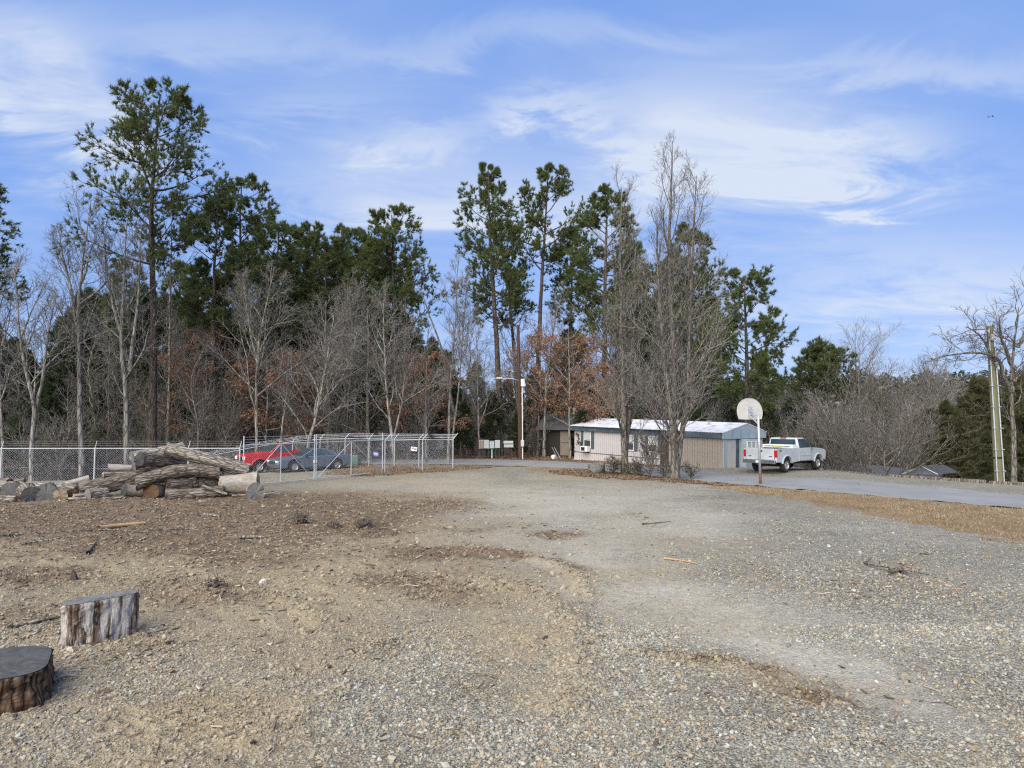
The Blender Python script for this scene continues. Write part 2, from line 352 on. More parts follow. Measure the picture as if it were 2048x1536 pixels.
SAND = [(110, 1112, 180, 16, 0, 1.0), (360, 1140, 160, 22, 0, .6), (520, 1165, 160, 30, 0, .8), (620, 1195, 130, 26, 0, .8), (700, 1132, 90, 10, 0, .8), (560, 1235, 130, 28, 0, .8), (960, 1180, 130, 30, .1, .7), (1020, 1270, 110, 60, .2, .8),
        (1080, 1380, 90, 60, .2, .7), (330, 1470, 190, 60, -.1, .9), (480, 1410, 120, 40, 0, .5), (620, 1330, 120, 30, 0, .45), (900, 1010, 60, 9, 0, .45), (1250, 1160, 110, 22, 0, .4), (1540, 1355, 110, 20, .1, .55), (1900, 1520, 130, 26, 0, .5),
        (1300, 1430, 120, 40, 0, .35), (1080, 960, 200, 10, 0, .35), (1470, 1250, 170, 26, 0, .3), (240, 1220, 130, 20, 0, .3)]
PACK = [(1000, 1000, 300, 40, 0, .8), (1250, 1050, 260, 50, 0, .8), (1150, 1130, 240, 40, .15, 1.0), (1400, 1230, 220, 60, .25, .9), (1650, 1330, 200, 40, .3, .8), (1850, 1420, 180, 40, .3, .6), (1080, 1180, 90, 12, .1, .9), (1230, 1230, 60, 40, 0, .6)]
GRAVEL = [(880, 1310, 150, 40, 0, .8), (700, 1420, 200, 60, 0, .8), (300, 1350, 200, 50, 0, .8), (1250, 1300, 150, 80, 0, .8), (1700, 1180, 350, 80, .1, .8), (1850, 1260, 200, 60, 0, .6), (1150, 1480, 300, 60, 0, .9), (1700, 1480, 250, 40, 0, .6), (140, 1270, 160, 26, 0, .9), (100, 1470, 140, 40, 0, .7)]
RIDGES = [([(820, 1108), (920, 1104), (1010, 1112), (1100, 1130), (1160, 1160), (1172, 1195)], .16, .09), ([(985, 1170), (1060, 1185), (1120, 1225), (1150, 1290), (1160, 1350), (1130, 1420)], .26, .085), ([(640, 1330), (720, 1310), (790, 1285)], .16, .05),
          ([(520, 1480), (620, 1420), (700, 1370)], .18, .05), ([(1330, 1322), (1430, 1332), (1560, 1350)], .14, .06), ([(1545, 1380), (1650, 1392)], .12, .05), ([(560, 1190), (640, 1240), (660, 1290)], .2, .05), ([(380, 1180), (430, 1200)], .25, .07), ([(700, 1050), (760, 1052)], .3, .06), ([(560, 1046), (640, 1048)], .3, .06)]
RIDGES = [([g2(*p) for p in l], w, h) for l, w, h in RIDGES]
def zones(x, y):
    px, py = to_px(x, y)
    wx = px + (fbm(x*.9, y*.9, 3)-.5)*(60+260/np.maximum(y, 3)*3); wy = py + (fbm(x*.9+50, y*.9, 5)-.5)*(500/np.maximum(y, 5))
    front = smooth(975, 995, py)
    def acc(lst):
        r = np.zeros(x.shape)
        for cx, cy, rx, ry, sl, a in lst: r = r + a*gauss(wx, wy, cx, cy, rx, ry, sl)
        return r
    jx = x + (fbm(x*1.3, y*1.3, 11)-.5)*1.9; jy = y + (fbm(x*1.3, y*1.3, 17)-.5)*1.9
    fine = fbm(x*4, y*4, 23)
    z = {}
    z['mulch'] = np.clip((acc(MULCH)*1.5 + (fbm(x*.5, y*.5, 31)-.56)*1.0)*(.45+1.1*fine), 0, 1)*front
    z['sand'] = np.clip(acc(SAND)*(.5+fine) + (fbm(x*.35, y*.35, 37)-.5)*1.2 + .34*smooth(4, -7, x), 0, 1)
    z['pack'] = np.clip(acc(PACK) + (fbm(x*.4, y*.4, 41)-.5), 0, 1)
    z['dirt'] = np.clip(smooth(3.5, -5, x + (fbm(x*.5, y*.5, 77)-.5)*9)*1.1*(.45+.9*fbm(x*1.6, y*1.6, 79)), 0, 1)*front
    z['gravel'] = np.clip(acc(GRAVEL) + (fbm(x*.6, y*.6, 43)-.42)*1.3, 0, 1)
    z['dirt'] = z['dirt']*(1-.6*z['gravel'])
    z['grass'] = np.maximum(inside(GRASS, jx, jy), inside(CORNER, jx, jy)).astype(float)
    z['road'] = inside(ROAD, x, y).astype(float)
    d, s = seg_dist(RU[:10], x, y)
    beyond = (s > 0)
    z['forest'] = np.where((y > 34) & (py < 934), 1.0, 0)
    z['forest'] *= 1-smooth(0, 1, np.where((x > 12) & (y < 44) & (d < 8), 1.0, 0))
    return z
def ridge_h(x, y):
    h = np.zeros(x.shape)
    for l, w, a in RIDGES:
        d, s = seg_dist(l, x, y); h = np.maximum(h, a*np.exp(-(d/w)**2))
    return h
def relief(x, y, z):
    flat = np.clip(z['grass']*.5 + z['road'], 0, 1)
    near = smooth(60, 25, y)
    rd = ridge_h(x, y)*(.2+1.7*fbm(x*5, y*5, 53))
    clod = np.clip(fbm(x*3.2, y*3.2, 61)-.45, 0, 1)*.16 + (fbm(x*9, y*9, 67)-.5)*.05 + (fbm(x*24, y*24, 71, 2)-.5)*.022
    amp = .25 + .3*z['dirt'] + .9*z['mulch'] + .35*z['sand'] + .3*z['gravel'] - .3*z['pack']
    und = (fbm(x*.25, y*.25, 73)-.5)*.16
    h = (clod*np.clip(amp, .12, 1.4) + rd + und)*near*(1-flat)
    # broad corrugated tyre marks in the sand at the lower left
    q = gnd(390, 1420); m = np.exp(-(((x-q.x)/1.3)**2+((y-q.y)/.7)**2)); h = h + m*.026*np.sin((y*.9+x*.45)*44)
    return h - .05*z['road']
def ground_z(x, y):
    x = np.asarray(x, float); y = np.asarray(y, float); z = zones(x, y); return terrain(x, y) + relief(x, y, z)
def gz(x, y): return float(ground_z(np.array([float(x)]), np.array([float(y)]))[0])

ang = np.concatenate([np.linspace(-180, -60, 22)[:-1], np.linspace(-60, -41, 40)[:-1], np.linspace(-41, 41, 440), np.linspace(41, 60, 40)[1:], np.linspace(60, 180, 22)[1:]])
rad = np.concatenate([[.4, 1.5, 3, 4], 4.8*np.exp(np.linspace(0, math.log(60/4.8), 235)), 60*np.exp(np.linspace(0, math.log(3500/60), 60))[1:]])
A, R_ = np.meshgrid(np.radians(ang), rad); gx, gy = (np.sin(A)*R_), (np.cos(A)*R_)
zn = zones(gx, gy); gzv = terrain(gx, gy) + relief(gx, gy, zn)*(R_ < 75)
na, nr = len(ang), len(rad)
idx = np.arange(na*nr).reshape(nr, na)
fq = np.stack([idx[:-1, :-1], idx[:-1, 1:], idx[1:, 1:], idx[1:, :-1]], -1).reshape(-1, 4)[:, ::-1]
me = raw_mesh('ground', np.stack([gx, gy, gzv], -1).reshape(-1, 3), fq, True)
colattr(me, 'zone', np.stack([zn['mulch'], zn['sand'], zn['grass']], -1).reshape(-1, 3))
colattr(me, 'zone3', np.stack([zn['dirt'], zn['dirt'], zn['dirt']], -1).reshape(-1, 3))
colattr(me, 'zone2', np.stack([zn['forest'], zn['pack'], zn['gravel']], -1).reshape(-1, 3))
b = NB('ground_gravel_and_dirt'); c = b.co()
s1 = b.n('ShaderNodeSeparateColor'); b.l(b.attr('zone'), s1.inputs[0]); s2 = b.n('ShaderNodeSeparateColor'); b.l(b.attr('zone2'), s2.inputs[0])
v1 = b.n('ShaderNodeTexVoronoi'); b.l(c, v1.inputs['Vector']); v1.inputs['Scale'].default_value = 38
v2 = b.n('ShaderNodeTexVoronoi'); b.l(c, v2.inputs['Vector']); v2.inputs['Scale'].default_value = 14
nfine = b.noise(c, 18, 6, .75); nmid = b.noise(c, 2.2, 7, .7); nbig = b.noise(c, .35, 6, .65)
def chan(col):
    s_ = b.n('ShaderNodeSeparateColor'); b.l(col, s_.inputs[0]); return s_.outputs[0]
grey = b.ramp(chan(v1.outputs['Color']), [(0, (.12, .114, .098)), (.3, (.29, .278, .235)), (.55, (.415, .395, .335)), (.8, (.48, .415, .30)), (1, (.60, .58, .51))])
grey2 = b.ramp(chan(v2.outputs['Color']), [(0, (.20, .19, .155)), (.5, (.37, .35, .285)), (1, (.52, .49, .40))])
gcol = b.mix(b.ramp(v1.outputs['Distance'], [(.35, (0, 0, 0)), (.75, (1, 1, 1))]), b.mix(.35, grey, grey2), (.10, .09, .07))
dust = b.ramp(nfine, [(.3, (.37, .335, .265)), (.7, (.60, .555, .455))])
col = b.mix(b.math('ADD', b.math('MULTIPLY', s2.outputs[1], .75), b.math('MULTIPLY', b.math('SUBTRACT', nmid, .5), .8), True), gcol, dust)
s3 = b.n('ShaderNodeSeparateColor'); b.l(b.attr('zone3'), s3.inputs[0])
dirtc = b.ramp(b.noise(c, 15, 8, .82), [(.3, (.075, .05, .03)), (.45, (.22, .16, .098)), (.58, (.385, .30, .20)), (.74, (.58, .50, .37))])
col = b.mix(b.math('MULTIPLY', s3.outputs[0], .8), col, dirtc)
sandc = b.ramp(b.noise(c, 26, 6, .8), [(.3, (.21, .165, .10)), (.5, (.36, .295, .19)), (.62, (.44, .37, .245)), (.78, (.56, .49, .355))])
col = b.mix(b.math('MULTIPLY', s1.outputs[1], b.math('ADD', .35, nmid), True), col, sandc)
mul = b.ramp(b.noise(b.co((1, 1.6, 1)), 24, 8, .85), [(.3, (.036, .025, .017)), (.46, (.115, .08, .052)), (.6, (.25, .18, .117)), (.75, (.46, .37, .25))])
col = b.mix(b.math('MULTIPLY', s1.outputs[0], b.math('ADD', .25, b.math('MULTIPLY', nmid, 1.2)), True), col, mul)
grs = b.ramp(b.noise(b.co((1, 1, 1)), 9, 8, .8), [(.3, (.15, .105, .058)), (.5, (.28, .205, .118)), (.7, (.40, .31, .19))])
grs = b.mix(b.ramp(b.noise(c, .8, 5, .7), [(.45, (0, 0, 0)), (.65, (1, 1, 1))]), grs, (.22, .135, .075))
col = b.mix(s1.outputs[2], col, grs)
lit = b.ramp(b.noise(c, 5, 8, .85), [(.3, (.07, .05, .034)), (.5, (.17, .11, .07)), (.62, (.26, .16, .10)), (.75, (.36, .28, .19))])
col = b.mix(s2.outputs[0], col, lit)
col = b.mix(.35, col, b.ramp(nbig, [(.35, (.72, .71, .68)), (.65, (1, 1, 1))]), 'MULTIPLY')
col = b.mix(.8, col, b.ramp(b.noise(b.co((1, 1, 1)), 6.5, 9, .86), [(.34, (.50, .48, .45)), (.5, (.98, .97, .95)), (.68, (1.22, 1.22, 1.2))]), 'MULTIPLY')
hh = b.math('ADD', b.math('MULTIPLY', v1.outputs['Distance'], -.7), b.math('ADD', nfine, b.math('MULTIPLY', v2.outputs['Distance'], -.35)))
b.bump(hh, .75, .035)
MAT['ground'] = b.set(col, .93, 0, .12)
tag(link('ground', me, mat=MAT['ground']), kind='structure')

# road sheet with a crumbling edge
b = NB('road_asphalt'); c = b.co(); n = b.noise(c, 40, 5, .8); m_ = b.noise(c, .5, 6, .6)
col = b.mix(.5, b.ramp(n, [(.3, (.18, .178, .172)), (.7, (.285, .28, .268))]), b.ramp(m_, [(.35, (.20, .197, .19)), (.65, (.295, .29, .275))]))
crk = b.vor(b.co((.35, .35, .35)), 1.2, 'DISTANCE_TO_EDGE'); col = b.mix(b.ramp(crk, [(0, (1, 1, 1)), (.006, (0, 0, 0))]), col, (.09, .09, .09))
b.bump(n, .3, .01); MAT['asphalt'] = b.set(col, .85, 0, .25)
def dense(line, k):
    out = []
    for (x0, y0), (x1, y1) in zip(line[:-1], line[1:]):
        for i in range(k): out.append((lerp(x0, x1, i/k), lerp(y0, y1, i/k)))
    return out + [line[-1]]
U, Lw = dense(RU, 8), dense(RL, 8); rng = np.random.default_rng(5); vs = []; fs = []
for i, (a, c_) in enumerate(zip(U, Lw)):
    j = rng.uniform(-.04, .05, 2); dx, dy = c_[0]-a[0], c_[1]-a[1]
    for t in (0-j[0], .25, .5, .75, 1+j[1]):
        x, y = a[0]+dx*t, a[1]+dy*t; vs.append((x, y, .006+.03*(1-(2*t-1)**2)+min(0, tz(x, y))))
    if i:
        for k in range(4): p = (i-1)*5+k; fs.append((p, p+1, p+6, p+5))
me = raw_mesh('road', np.array(vs), np.array(fs), True); tag(link('road', me, mat=MAT['asphalt']), kind='structure')

# ------------------------------------------------------------------ loose gravel, clods, chips, grass (uncountable)
def pebble(seed, squash, sub=1):
    import bmesh
    bm = bmesh.new(); bmesh.ops.create_icosphere(bm, subdivisions=sub, radius=1); r = random.Random(seed)
    planes = [(Vector((r.gauss(0, 1), r.gauss(0, 1), r.gauss(0, 1))).normalized(), r.uniform(.55, .85)) for _ in range(7)]
    for v_ in bm.verts:
        for n_, d_ in planes:
            k = v_.co.dot(n_)
            if k > d_: v_.co -= n_*(k-d_)
        v_.co = Vector((v_.co.x, v_.co.y*.8, v_.co.z*squash))
    me = bpy.data.meshes.new('pebble_form'); bm.to_mesh(me); bm.free(); return me
def scatter(name, pts, rot, scl, cols, forms, mat, label):
    me = bpy.data.meshes.new(name); me.vertices.add(len(pts)); me.vertices.foreach_set('co', np.asarray(pts, np.float32).ravel())
    for an, dat in (('rot', rot), ('scl', scl)):
        a = me.attributes.new(an, 'FLOAT_VECTOR', 'POINT'); a.data.foreach_set('vector', np.asarray(dat, np.float32).ravel())
    colattr(me, 'col', cols); a = me.attributes.new('pick', 'INT', 'POINT'); a.data.foreach_set('value', np.random.default_rng(1).integers(0, len(forms), len(pts)).astype(np.int32))
    me.update()
    hid = bpy.data.collections.new(name+'_forms')
    for f in forms:
        f.materials.append(mat); o = bpy.data.objects.new(name+'_form', f); hid.objects.link(o)
    g = bpy.data.node_groups.new(name+'_nodes', 'GeometryNodeTree')
    g.interface.new_socket('Geometry', in_out='INPUT', socket_type='NodeSocketGeometry'); g.interface.new_socket('Geometry', in_out='OUTPUT', socket_type='NodeSocketGeometry')
    gn = g.nodes; gi = gn.new('NodeGroupInput'); go = gn.new('NodeGroupOutput')
    mp_ = gn.new('GeometryNodeMeshToPoints'); inst = gn.new('GeometryNodeInstanceOnPoints'); ci = gn.new('GeometryNodeCollectionInfo')
    ci.inputs['Collection'].default_value = hid; ci.inputs['Separate Children'].default_value = True; ci.inputs['Reset Children'].default_value = True
    def na_(nm, dt):
        n_ = gn.new('GeometryNodeInputNamedAttribute'); n_.data_type = dt; n_.inputs['Name'].default_value = nm; return n_.outputs['Attribute']
    lk = g.links.new
    lk(gi.outputs[0], mp_.inputs['Mesh']); lk(mp_.outputs[0], inst.inputs['Points']); lk(ci.outputs[0], inst.inputs['Instance'])
    inst.inputs['Pick Instance'].default_value = True
    lk(na_('pick', 'INT'), inst.inputs['Instance Index']); lk(na_('scl', 'FLOAT_VECTOR'), inst.inputs['Scale'])
    e2r = gn.new('FunctionNodeEulerToRotation'); lk(na_('rot', 'FLOAT_VECTOR'), e2r.inputs[0]); lk(e2r.outputs[0], inst.inputs['Rotation'])
    lk(inst.outputs[0], go.inputs[0])
    o = link(name, me); mo = o.modifiers.new('scatter', 'NODES'); mo.node_group = g
    return tag(o, label, None, None, 'stuff')
b = NB('loose_stone'); a_ = b.attr('col', 'INSTANCER'); n = b.noise(b.co(), 3, 5, .7); col = b.mix(.5, a_, b.ramp(n, [(.3, (.55, .53, .5)), (.7, (1.25, 1.25, 1.25))]), 'MULTIPLY'); b.bump(n, .4, .05)
MAT['stone'] = b.set(col, .85, 0, .25)
rng = np.random.default_rng(42)
def sample(n, y0, y1, power, wide=.86):
    u_ = rng.random(n); y = (y0**power + u_*(y1**power-y0**power))**(1/power); x = rng.uniform(-1, 1, n)*y*wide
    return x, y
PAL = np.array([(.34, .33, .285), (.26, .257, .23), (.41, .395, .335), (.43, .36, .24), (.18, .18, .165), (.50, .485, .43), (.38, .28, .155), (.46, .415, .315)])
def stones(n, y0, y1, power, smin, smax, keep):
    x, y = sample(n, y0, y1, power); z = zones(x, y)
    k = rng.random(n) < keep(z)*(1-z['grass'])*(1-z['road'])*(1-z['forest']); x, y = x[k], y[k]; z = {q: w[k] for q, w in z.items()}
    m = len(x); sz = smin*(smax/smin)**(rng.random(m)**2.6)
    hz2 = terrain(x, y) + relief(x, y, z)
    col = PAL[np.minimum((rng.random(m)**1.25*8).astype(int), 7)]*rng.uniform(.78, 1.1, (m, 1))
    dus = np.clip(z['sand']*.7 + z['mulch']*.45 + z['dirt']*.45, 0, .88)[:, None]*rng.uniform(.5, 1, (m, 1))
    col = col*(1-dus) + np.array((.36, .28, .175))*dus
    return np.stack([x, y, hz2 + sz*.12], -1), sz, col
sets = [stones(150000, 5.3, 10.5, 1.5, .008, .034, lambda z: np.clip(.25+.75*z['gravel']-.45*z['pack'], .08, 1)),
        stones(80000, 9.5, 22, 1.2, .013, .032, lambda z: np.clip(.2+.7*z['gravel']-.5*z['pack']-.25*z['sand'], .06, 1)),
        stones(700, 5.3, 24, 1.4, .04, .07, lambda z: .25+.5*z['gravel'])]
P_ = np.concatenate([s[0] for s in sets]); S_ = np.concatenate([s[1] for s in sets]); C_ = np.concatenate([s[2] for s in sets]); m = len(P_)
scatter('loose_gravel', P_, np.stack([rng.normal(0, .35, m), rng.normal(0, .35, m), rng.uniform(0, 6.28, m)], -1), np.stack([S_*rng.uniform(.8, 1.3, m), S_*rng.uniform(.7, 1.1, m), S_*rng.uniform(.8, 1.2, m)], -1), C_,
        [pebble(i, .5+.08*(i % 4)) for i in range(7)], MAT['stone'], 'loose grey and tan gravel spread over the open lot')
# earth clods
def clods(n, y0, y1, smin, smax):
    x, y = sample(n, y0, y1, 1.3); z = zones(x, y); rh = ridge_h(x, y)
    k = rng.random(n) < np.clip(.6*z['mulch']+.18*z['sand']+rh*14, 0, 1)*(1-z['grass'])*(1-z['road'])*(1-z['forest']); x, y = x[k], y[k]; z = {q: w[k] for q, w in z.items()}; m = len(x)
    sz = smin*(smax/smin)**(rng.random(m)**2)
    t = np.clip(z['mulch'], 0, 1)[:, None]*rng.uniform(.3, 1, (m, 1)); col = np.array((.34, .28, .19))*(1-t) + np.array((.17, .13, .092))*t; col = col*rng.uniform(.7, 1.25, (m, 1))
    return np.stack([x, y, terrain(x, y)+relief(x, y, z)+sz*.1], -1), sz, col
sets = [clods(60000, 5.3, 14, .012, .05), clods(30000, 12, 27, .02, .07)]
P_ = np.concatenate([s[0] for s in sets]); S_ = np.concatenate([s[1] for s in sets]); C_ = np.concatenate([s[2] for s in sets]); m = len(P_)
scatter('earth_clods', P_, np.stack([rng.normal(0, .5, m), rng.normal(0, .5, m), rng.uniform(0, 6.28, m)], -1), np.stack([S_*rng.uniform(.8, 1.3, m), S_, S_*rng.uniform(.8, 1.1, m)], -1), C_,
        [pebble(40+i, .75) for i in range(5)], MAT['stone'], 'crumbled brown earth clods across the churned dirt')
# bark chips and twigs lying in the mulch
def chip_form(seed, l, w, h):
    r = random.Random(seed); g = Geo(); k = [r.uniform(.6, 1.2) for _ in range(8)]
    g.hexa([(-l*k[0], -w*k[1], 0), (l*k[2], -w*k[3], 0), (l*k[4], w*k[5], h*.3), (-l*k[6], w*k[7], 0)], [(-l*k[1], -w*k[0], h), (l*k[3], -w*k[2]*.6, h), (l*k[5], w*k[4], h), (-l*k[7], w*k[6]*.5, h)])
    me = bpy.data.meshes.new('chip_form'); me.from_pydata(g.v, [], g.f); return me
x, y = sample(75000, 6, 30, 1.4); z = zones(x, y); k = rng.random(len(x)) < np.clip(z['mulch']*1.0 + z['dirt']*.22, 0, .95)*(1-z['grass'])*(1-z['road'])*(1-z['forest']); x, y = x[k], y[k]; z = {q: w[k] for q, w in z.items()}; m = len(x)
sz = .03*(.19/.03)**(rng.random(m)**1.7); PALC = np.array([(.14, .10, .07), (.22, .16, .11), (.09, .065, .05), (.33, .27, .19), (.26, .17, .10), (.44, .38, .29)])
C_ = PALC[np.minimum((rng.random(m)**1.4*6).astype(int), 5)]*rng.uniform(.8, 1.2, (m, 1))
scatter('bark_chips', np.stack([x, y, terrain(x, y)+relief(x, y, z)+.006], -1), np.stack([rng.normal(0, .22, m), rng.normal(0, .22, m), rng.uniform(0, 6.28, m)], -1), np.stack([sz, sz, sz], -1), C_,
        [chip_form(1, .5, .09, .1), chip_form(2, .7, .05, .06), chip_form(3, .4, .16, .1), chip_form(4, .9, .035, .05)], MAT['stone'], 'brown bark chips and twigs strewn over the dirt')
# dry grass blades
def blades(name, x, y, z, h, w, mat, label, lean=.5):
    m = len(x); a = rng.uniform(0, 6.28, m); hh_ = h*rng.uniform(.4, 1.1, m); d = rng.normal(0, lean, (m, 2))*hh_[:, None]
    bx, by = np.cos(a)*w/2, np.sin(a)*w/2
    v = np.stack([np.stack([x-bx, y-by, z-.01], -1), np.stack([x+bx, y+by, z-.01], -1), np.stack([x+d[:, 0], y+d[:, 1], z+hh_], -1)], 1).reshape(-1, 3)
    o = link(name, raw_mesh(name, v, np.arange(m*3).reshape(-1, 3)), mat=mat); return tag(o, label, None, None, 'stuff')
def in_poly(poly, n):
    xs = [p[0] for p in poly]; ys = [p[1] for p in poly]; x = rng.uniform(min(xs), max(xs), n); y = rng.uniform(min(ys), max(ys), n); k = inside(poly, x+(fbm(x*1.3, y*1.3, 11)-.5)*2.6, y+(fbm(x*1.3, y*1.3, 17)-.5)*2.6) & ~inside(ROAD, x, y) & (np.abs(x) < y*.95)
    return x[k], y[k]
x, y = in_poly(GRASS, 300000); d_ = fbm(x*.9, y*.9, 91); k = rng.random(len(x)) < np.clip((d_-.3)*2, .05, 1); x, y = x[k], y[k]
blades('dry_grass', x, y, terrain(x, y), .07, .03, MAT['dry_grass'], 'short straw coloured grass along the road verge', .7)
x, y = in_poly(CORNER, 60000); blades('dead_weeds', x, y, terrain(x, y), .10, .03, MAT['dry_grass'], 'dead brown grass and weeds by the fence corner', .7)
def leaves(name, x, y, z, s, mat, label):
    m = len(x); n_ = rng.normal(0, 1, (m, 3)); n_[:, 2] = np.abs(n_[:, 2])+1; n_ /= np.linalg.norm(n_, axis=1)[:, None]
    t = np.cross(n_, rng.normal(0, 1, (m, 3))); t /= np.linalg.norm(t, axis=1)[:, None]; q = np.cross(n_, t); c0 = np.stack([x, y, z+s*.4], -1); ss = s*rng.uniform(.6, 1.2, (m, 1))
    v = np.stack([c0-t*ss*.6, c0+q*ss*.35+n_*ss*.15, c0+t*ss*.6, c0-q*ss*.35], 1).reshape(-1, 3)
    return tag(link(name, raw_mesh(name, v, np.arange(m*4).reshape(-1, 4)), mat=mat), label, None, None, 'stuff')
POLY = [g2(*p) for p in [(1100, 947), (1130, 938), (1180, 941), (1280, 952), (1375, 962), (1480, 972), (1420, 972), (1330, 962), (1200, 955)]]
x, y = in_poly(POLY, 20000); x2, y2 = in_poly(CORNER, 9000); x3 = rng.uniform(-14, 24, 9000); y3 = rng.uniform(49, 62, 9000); k = ~inside(ROAD, x3, y3); x3, y3 = x3[k], y3[k]
x = np.concatenate([x, x2, x3]); y = np.concatenate([y, y2, y3])
leaves('fallen_leaves', x, y, terrain(x, y), .11, MAT['litter'], 'dull brown fallen leaves under the bare roadside trees')
# ------------------------------------------------------------------ trees
def norm(v): return v/np.maximum(np.linalg.norm(v, axis=-1, keepdims=True), 1e-9)
class Buf:
    def __init__(s): s.v = []; s.f = []; s.n = 0
    def add(s, v, f): s.v.append(v); s.f.append(f+s.n); s.n += len(v)
    def mesh(s, name, smooth_=True):
        return raw_mesh(name, np.concatenate(s.v), np.concatenate(s.f), smooth_)
def tubes(buf, P, R, S):
    M, K, _ = P.shape; T = norm(np.gradient(P, axis=1)); ref = np.array((.31, .83, .12)); ref = ref/np.linalg.norm(ref)
    n1 = norm(np.cross(T, np.broadcast_to(ref, T.shape))); n2 = np.cross(T, n1)
    a = np.arange(S)*2*math.pi/S
    v = P[:, :, None, :] + R[:, :, None, None]*(np.cos(a)[None, None, :, None]*n1[:, :, None, :] + np.sin(a)[None, None, :, None]*n2[:, :, None, :])
    i = np.arange(M*K*S).reshape(M, K, S); j = np.roll(i, -1, axis=2)
    f = np.stack([i[:, :-1], j[:, :-1], j[:, 1:], i[:, 1:]], -1).reshape(-1, 4)
    buf.add(v.reshape(-1, 3), f)
def plen(P): return np.linalg.norm(np.diff(P, axis=1), axis=2).sum(1)
def sample_at(P, R, par, t):
    K = P.shape[1]; q = t*(K-1); k = np.minimum(q.astype(int), K-2); f = (q-k)[:, None]
    a, b_ = P[par, k], P[par, k+1]
    return a*(1-f)+b_*f, norm(b_-a), R[par, k]*(1-f[:, 0])+R[par, k+1]*f[:, 0]
def spawn(rng, P, R, n, t0, t1, ln, ang, up=.1, K=4, wig=.12, rk=.012, rmin=.004, prof=None, base=None, az=None, droop=0):
    M = P.shape[0]; par = np.repeat(np.arange(M), n)
    t = t0 + (t1-t0)*((np.tile(np.arange(n), M)+rng.random(M*n))/n)
    c, T, r = sample_at(P, R, par, t)
    a = np.tile(np.arange(n), M)*2.399 + np.repeat(rng.random(M)*6.28, n) + rng.normal(0, .5, M*n)
    if az is not None: a = a*.25 + az
    ref = np.where(np.abs(T[:, 2:3]) > .8, np.array([[1., 0, 0]]), np.array([[0., 0, 1]]))
    e1 = norm(np.cross(T, ref)); e2 = np.cross(T, e1)
    perp = e1*np.cos(a)[:, None] + e2*np.sin(a)[:, None]
    an = rng.uniform(ang[0], ang[1], M*n)
    d = norm(T*np.cos(an)[:, None] + perp*np.sin(an)[:, None])
    Lp = plen(P)[par] if base is None else np.full(M*n, base)
    s = (t-t0)/(t1-t0+1e-9)
    Ln = Lp*rng.uniform(ln[0], ln[1], M*n)*(prof(s) if prof is not None else 1)
    pts = [c]; stp = Ln/(K-1)
    for k in range(K-1):
        pts.append(pts[-1] + d*stp[:, None]); d = d + rng.normal(0, wig, d.shape); d[:, 2] += up - droop*(1-k/(K-1)); d = norm(d)
    P2 = np.stack(pts, 1); r0 = np.minimum(r*.72, np.maximum(rk*Ln, rmin*1.5))
    R2 = r0[:, None]*np.linspace(1, 0, K)[None]**.8 + rmin
    return P2, np.minimum(R2, np.maximum(r0[:, None], rmin)), s
def trunk(pts, r0, r1, K=16, wob=.0, rng=None):
    pts = np.array([tuple(p) for p in pts], float); d = np.r_[0, np.cumsum(np.linalg.norm(np.diff(pts, axis=0), axis=1))]; t = np.linspace(0, d[-1], K)
    P = np.stack([np.interp(t, d, pts[:, i]) for i in range(3)], -1)
    if len(pts) > 2:
        for _ in range(2): P[1:-1] = (P[:-2]+2*P[1:-1]+P[2:])/4
    if rng is not None: P[1:, :2] += np.cumsum(rng.normal(0, wob, (K-1, 2)), 0)
    s = np.linspace(0, 1, K); R = r0*(1-s)**.9 + r1*s; R[0] *= 1.35
    return P[None], R[None]
def tufts(rng, C, D, size, n, w, upb=.35, spread=.8):
    M = len(C); c = np.repeat(C, n, 0); d = norm(np.repeat(D, n, 0)*.6 + rng.normal(0, spread, (M*n, 3))*.7 + np.array((0, 0, upb)))
    s = size*rng.uniform(.6, 1.15, (M*n, 1)); p = norm(np.cross(d, rng.normal(0, 1, d.shape)))*w*rng.uniform(.7, 1.3, (M*n, 1))
    st = c - d*s*.12 + rng.normal(0, .25, d.shape)*size*.35
    v = np.stack([st-p, st+p, st+d*s], 1).reshape(-1, 3)
    return v, np.arange(M*n*3).reshape(-1, 3)
def finish(name, parts, loc, label, group=None, cat='tree'):
    root = empty(name, loc, 0, label, cat, group)
    for pn, me, mat in parts: link(pn, me, root, mat=mat)
    return root
LEAFTRI = [0]
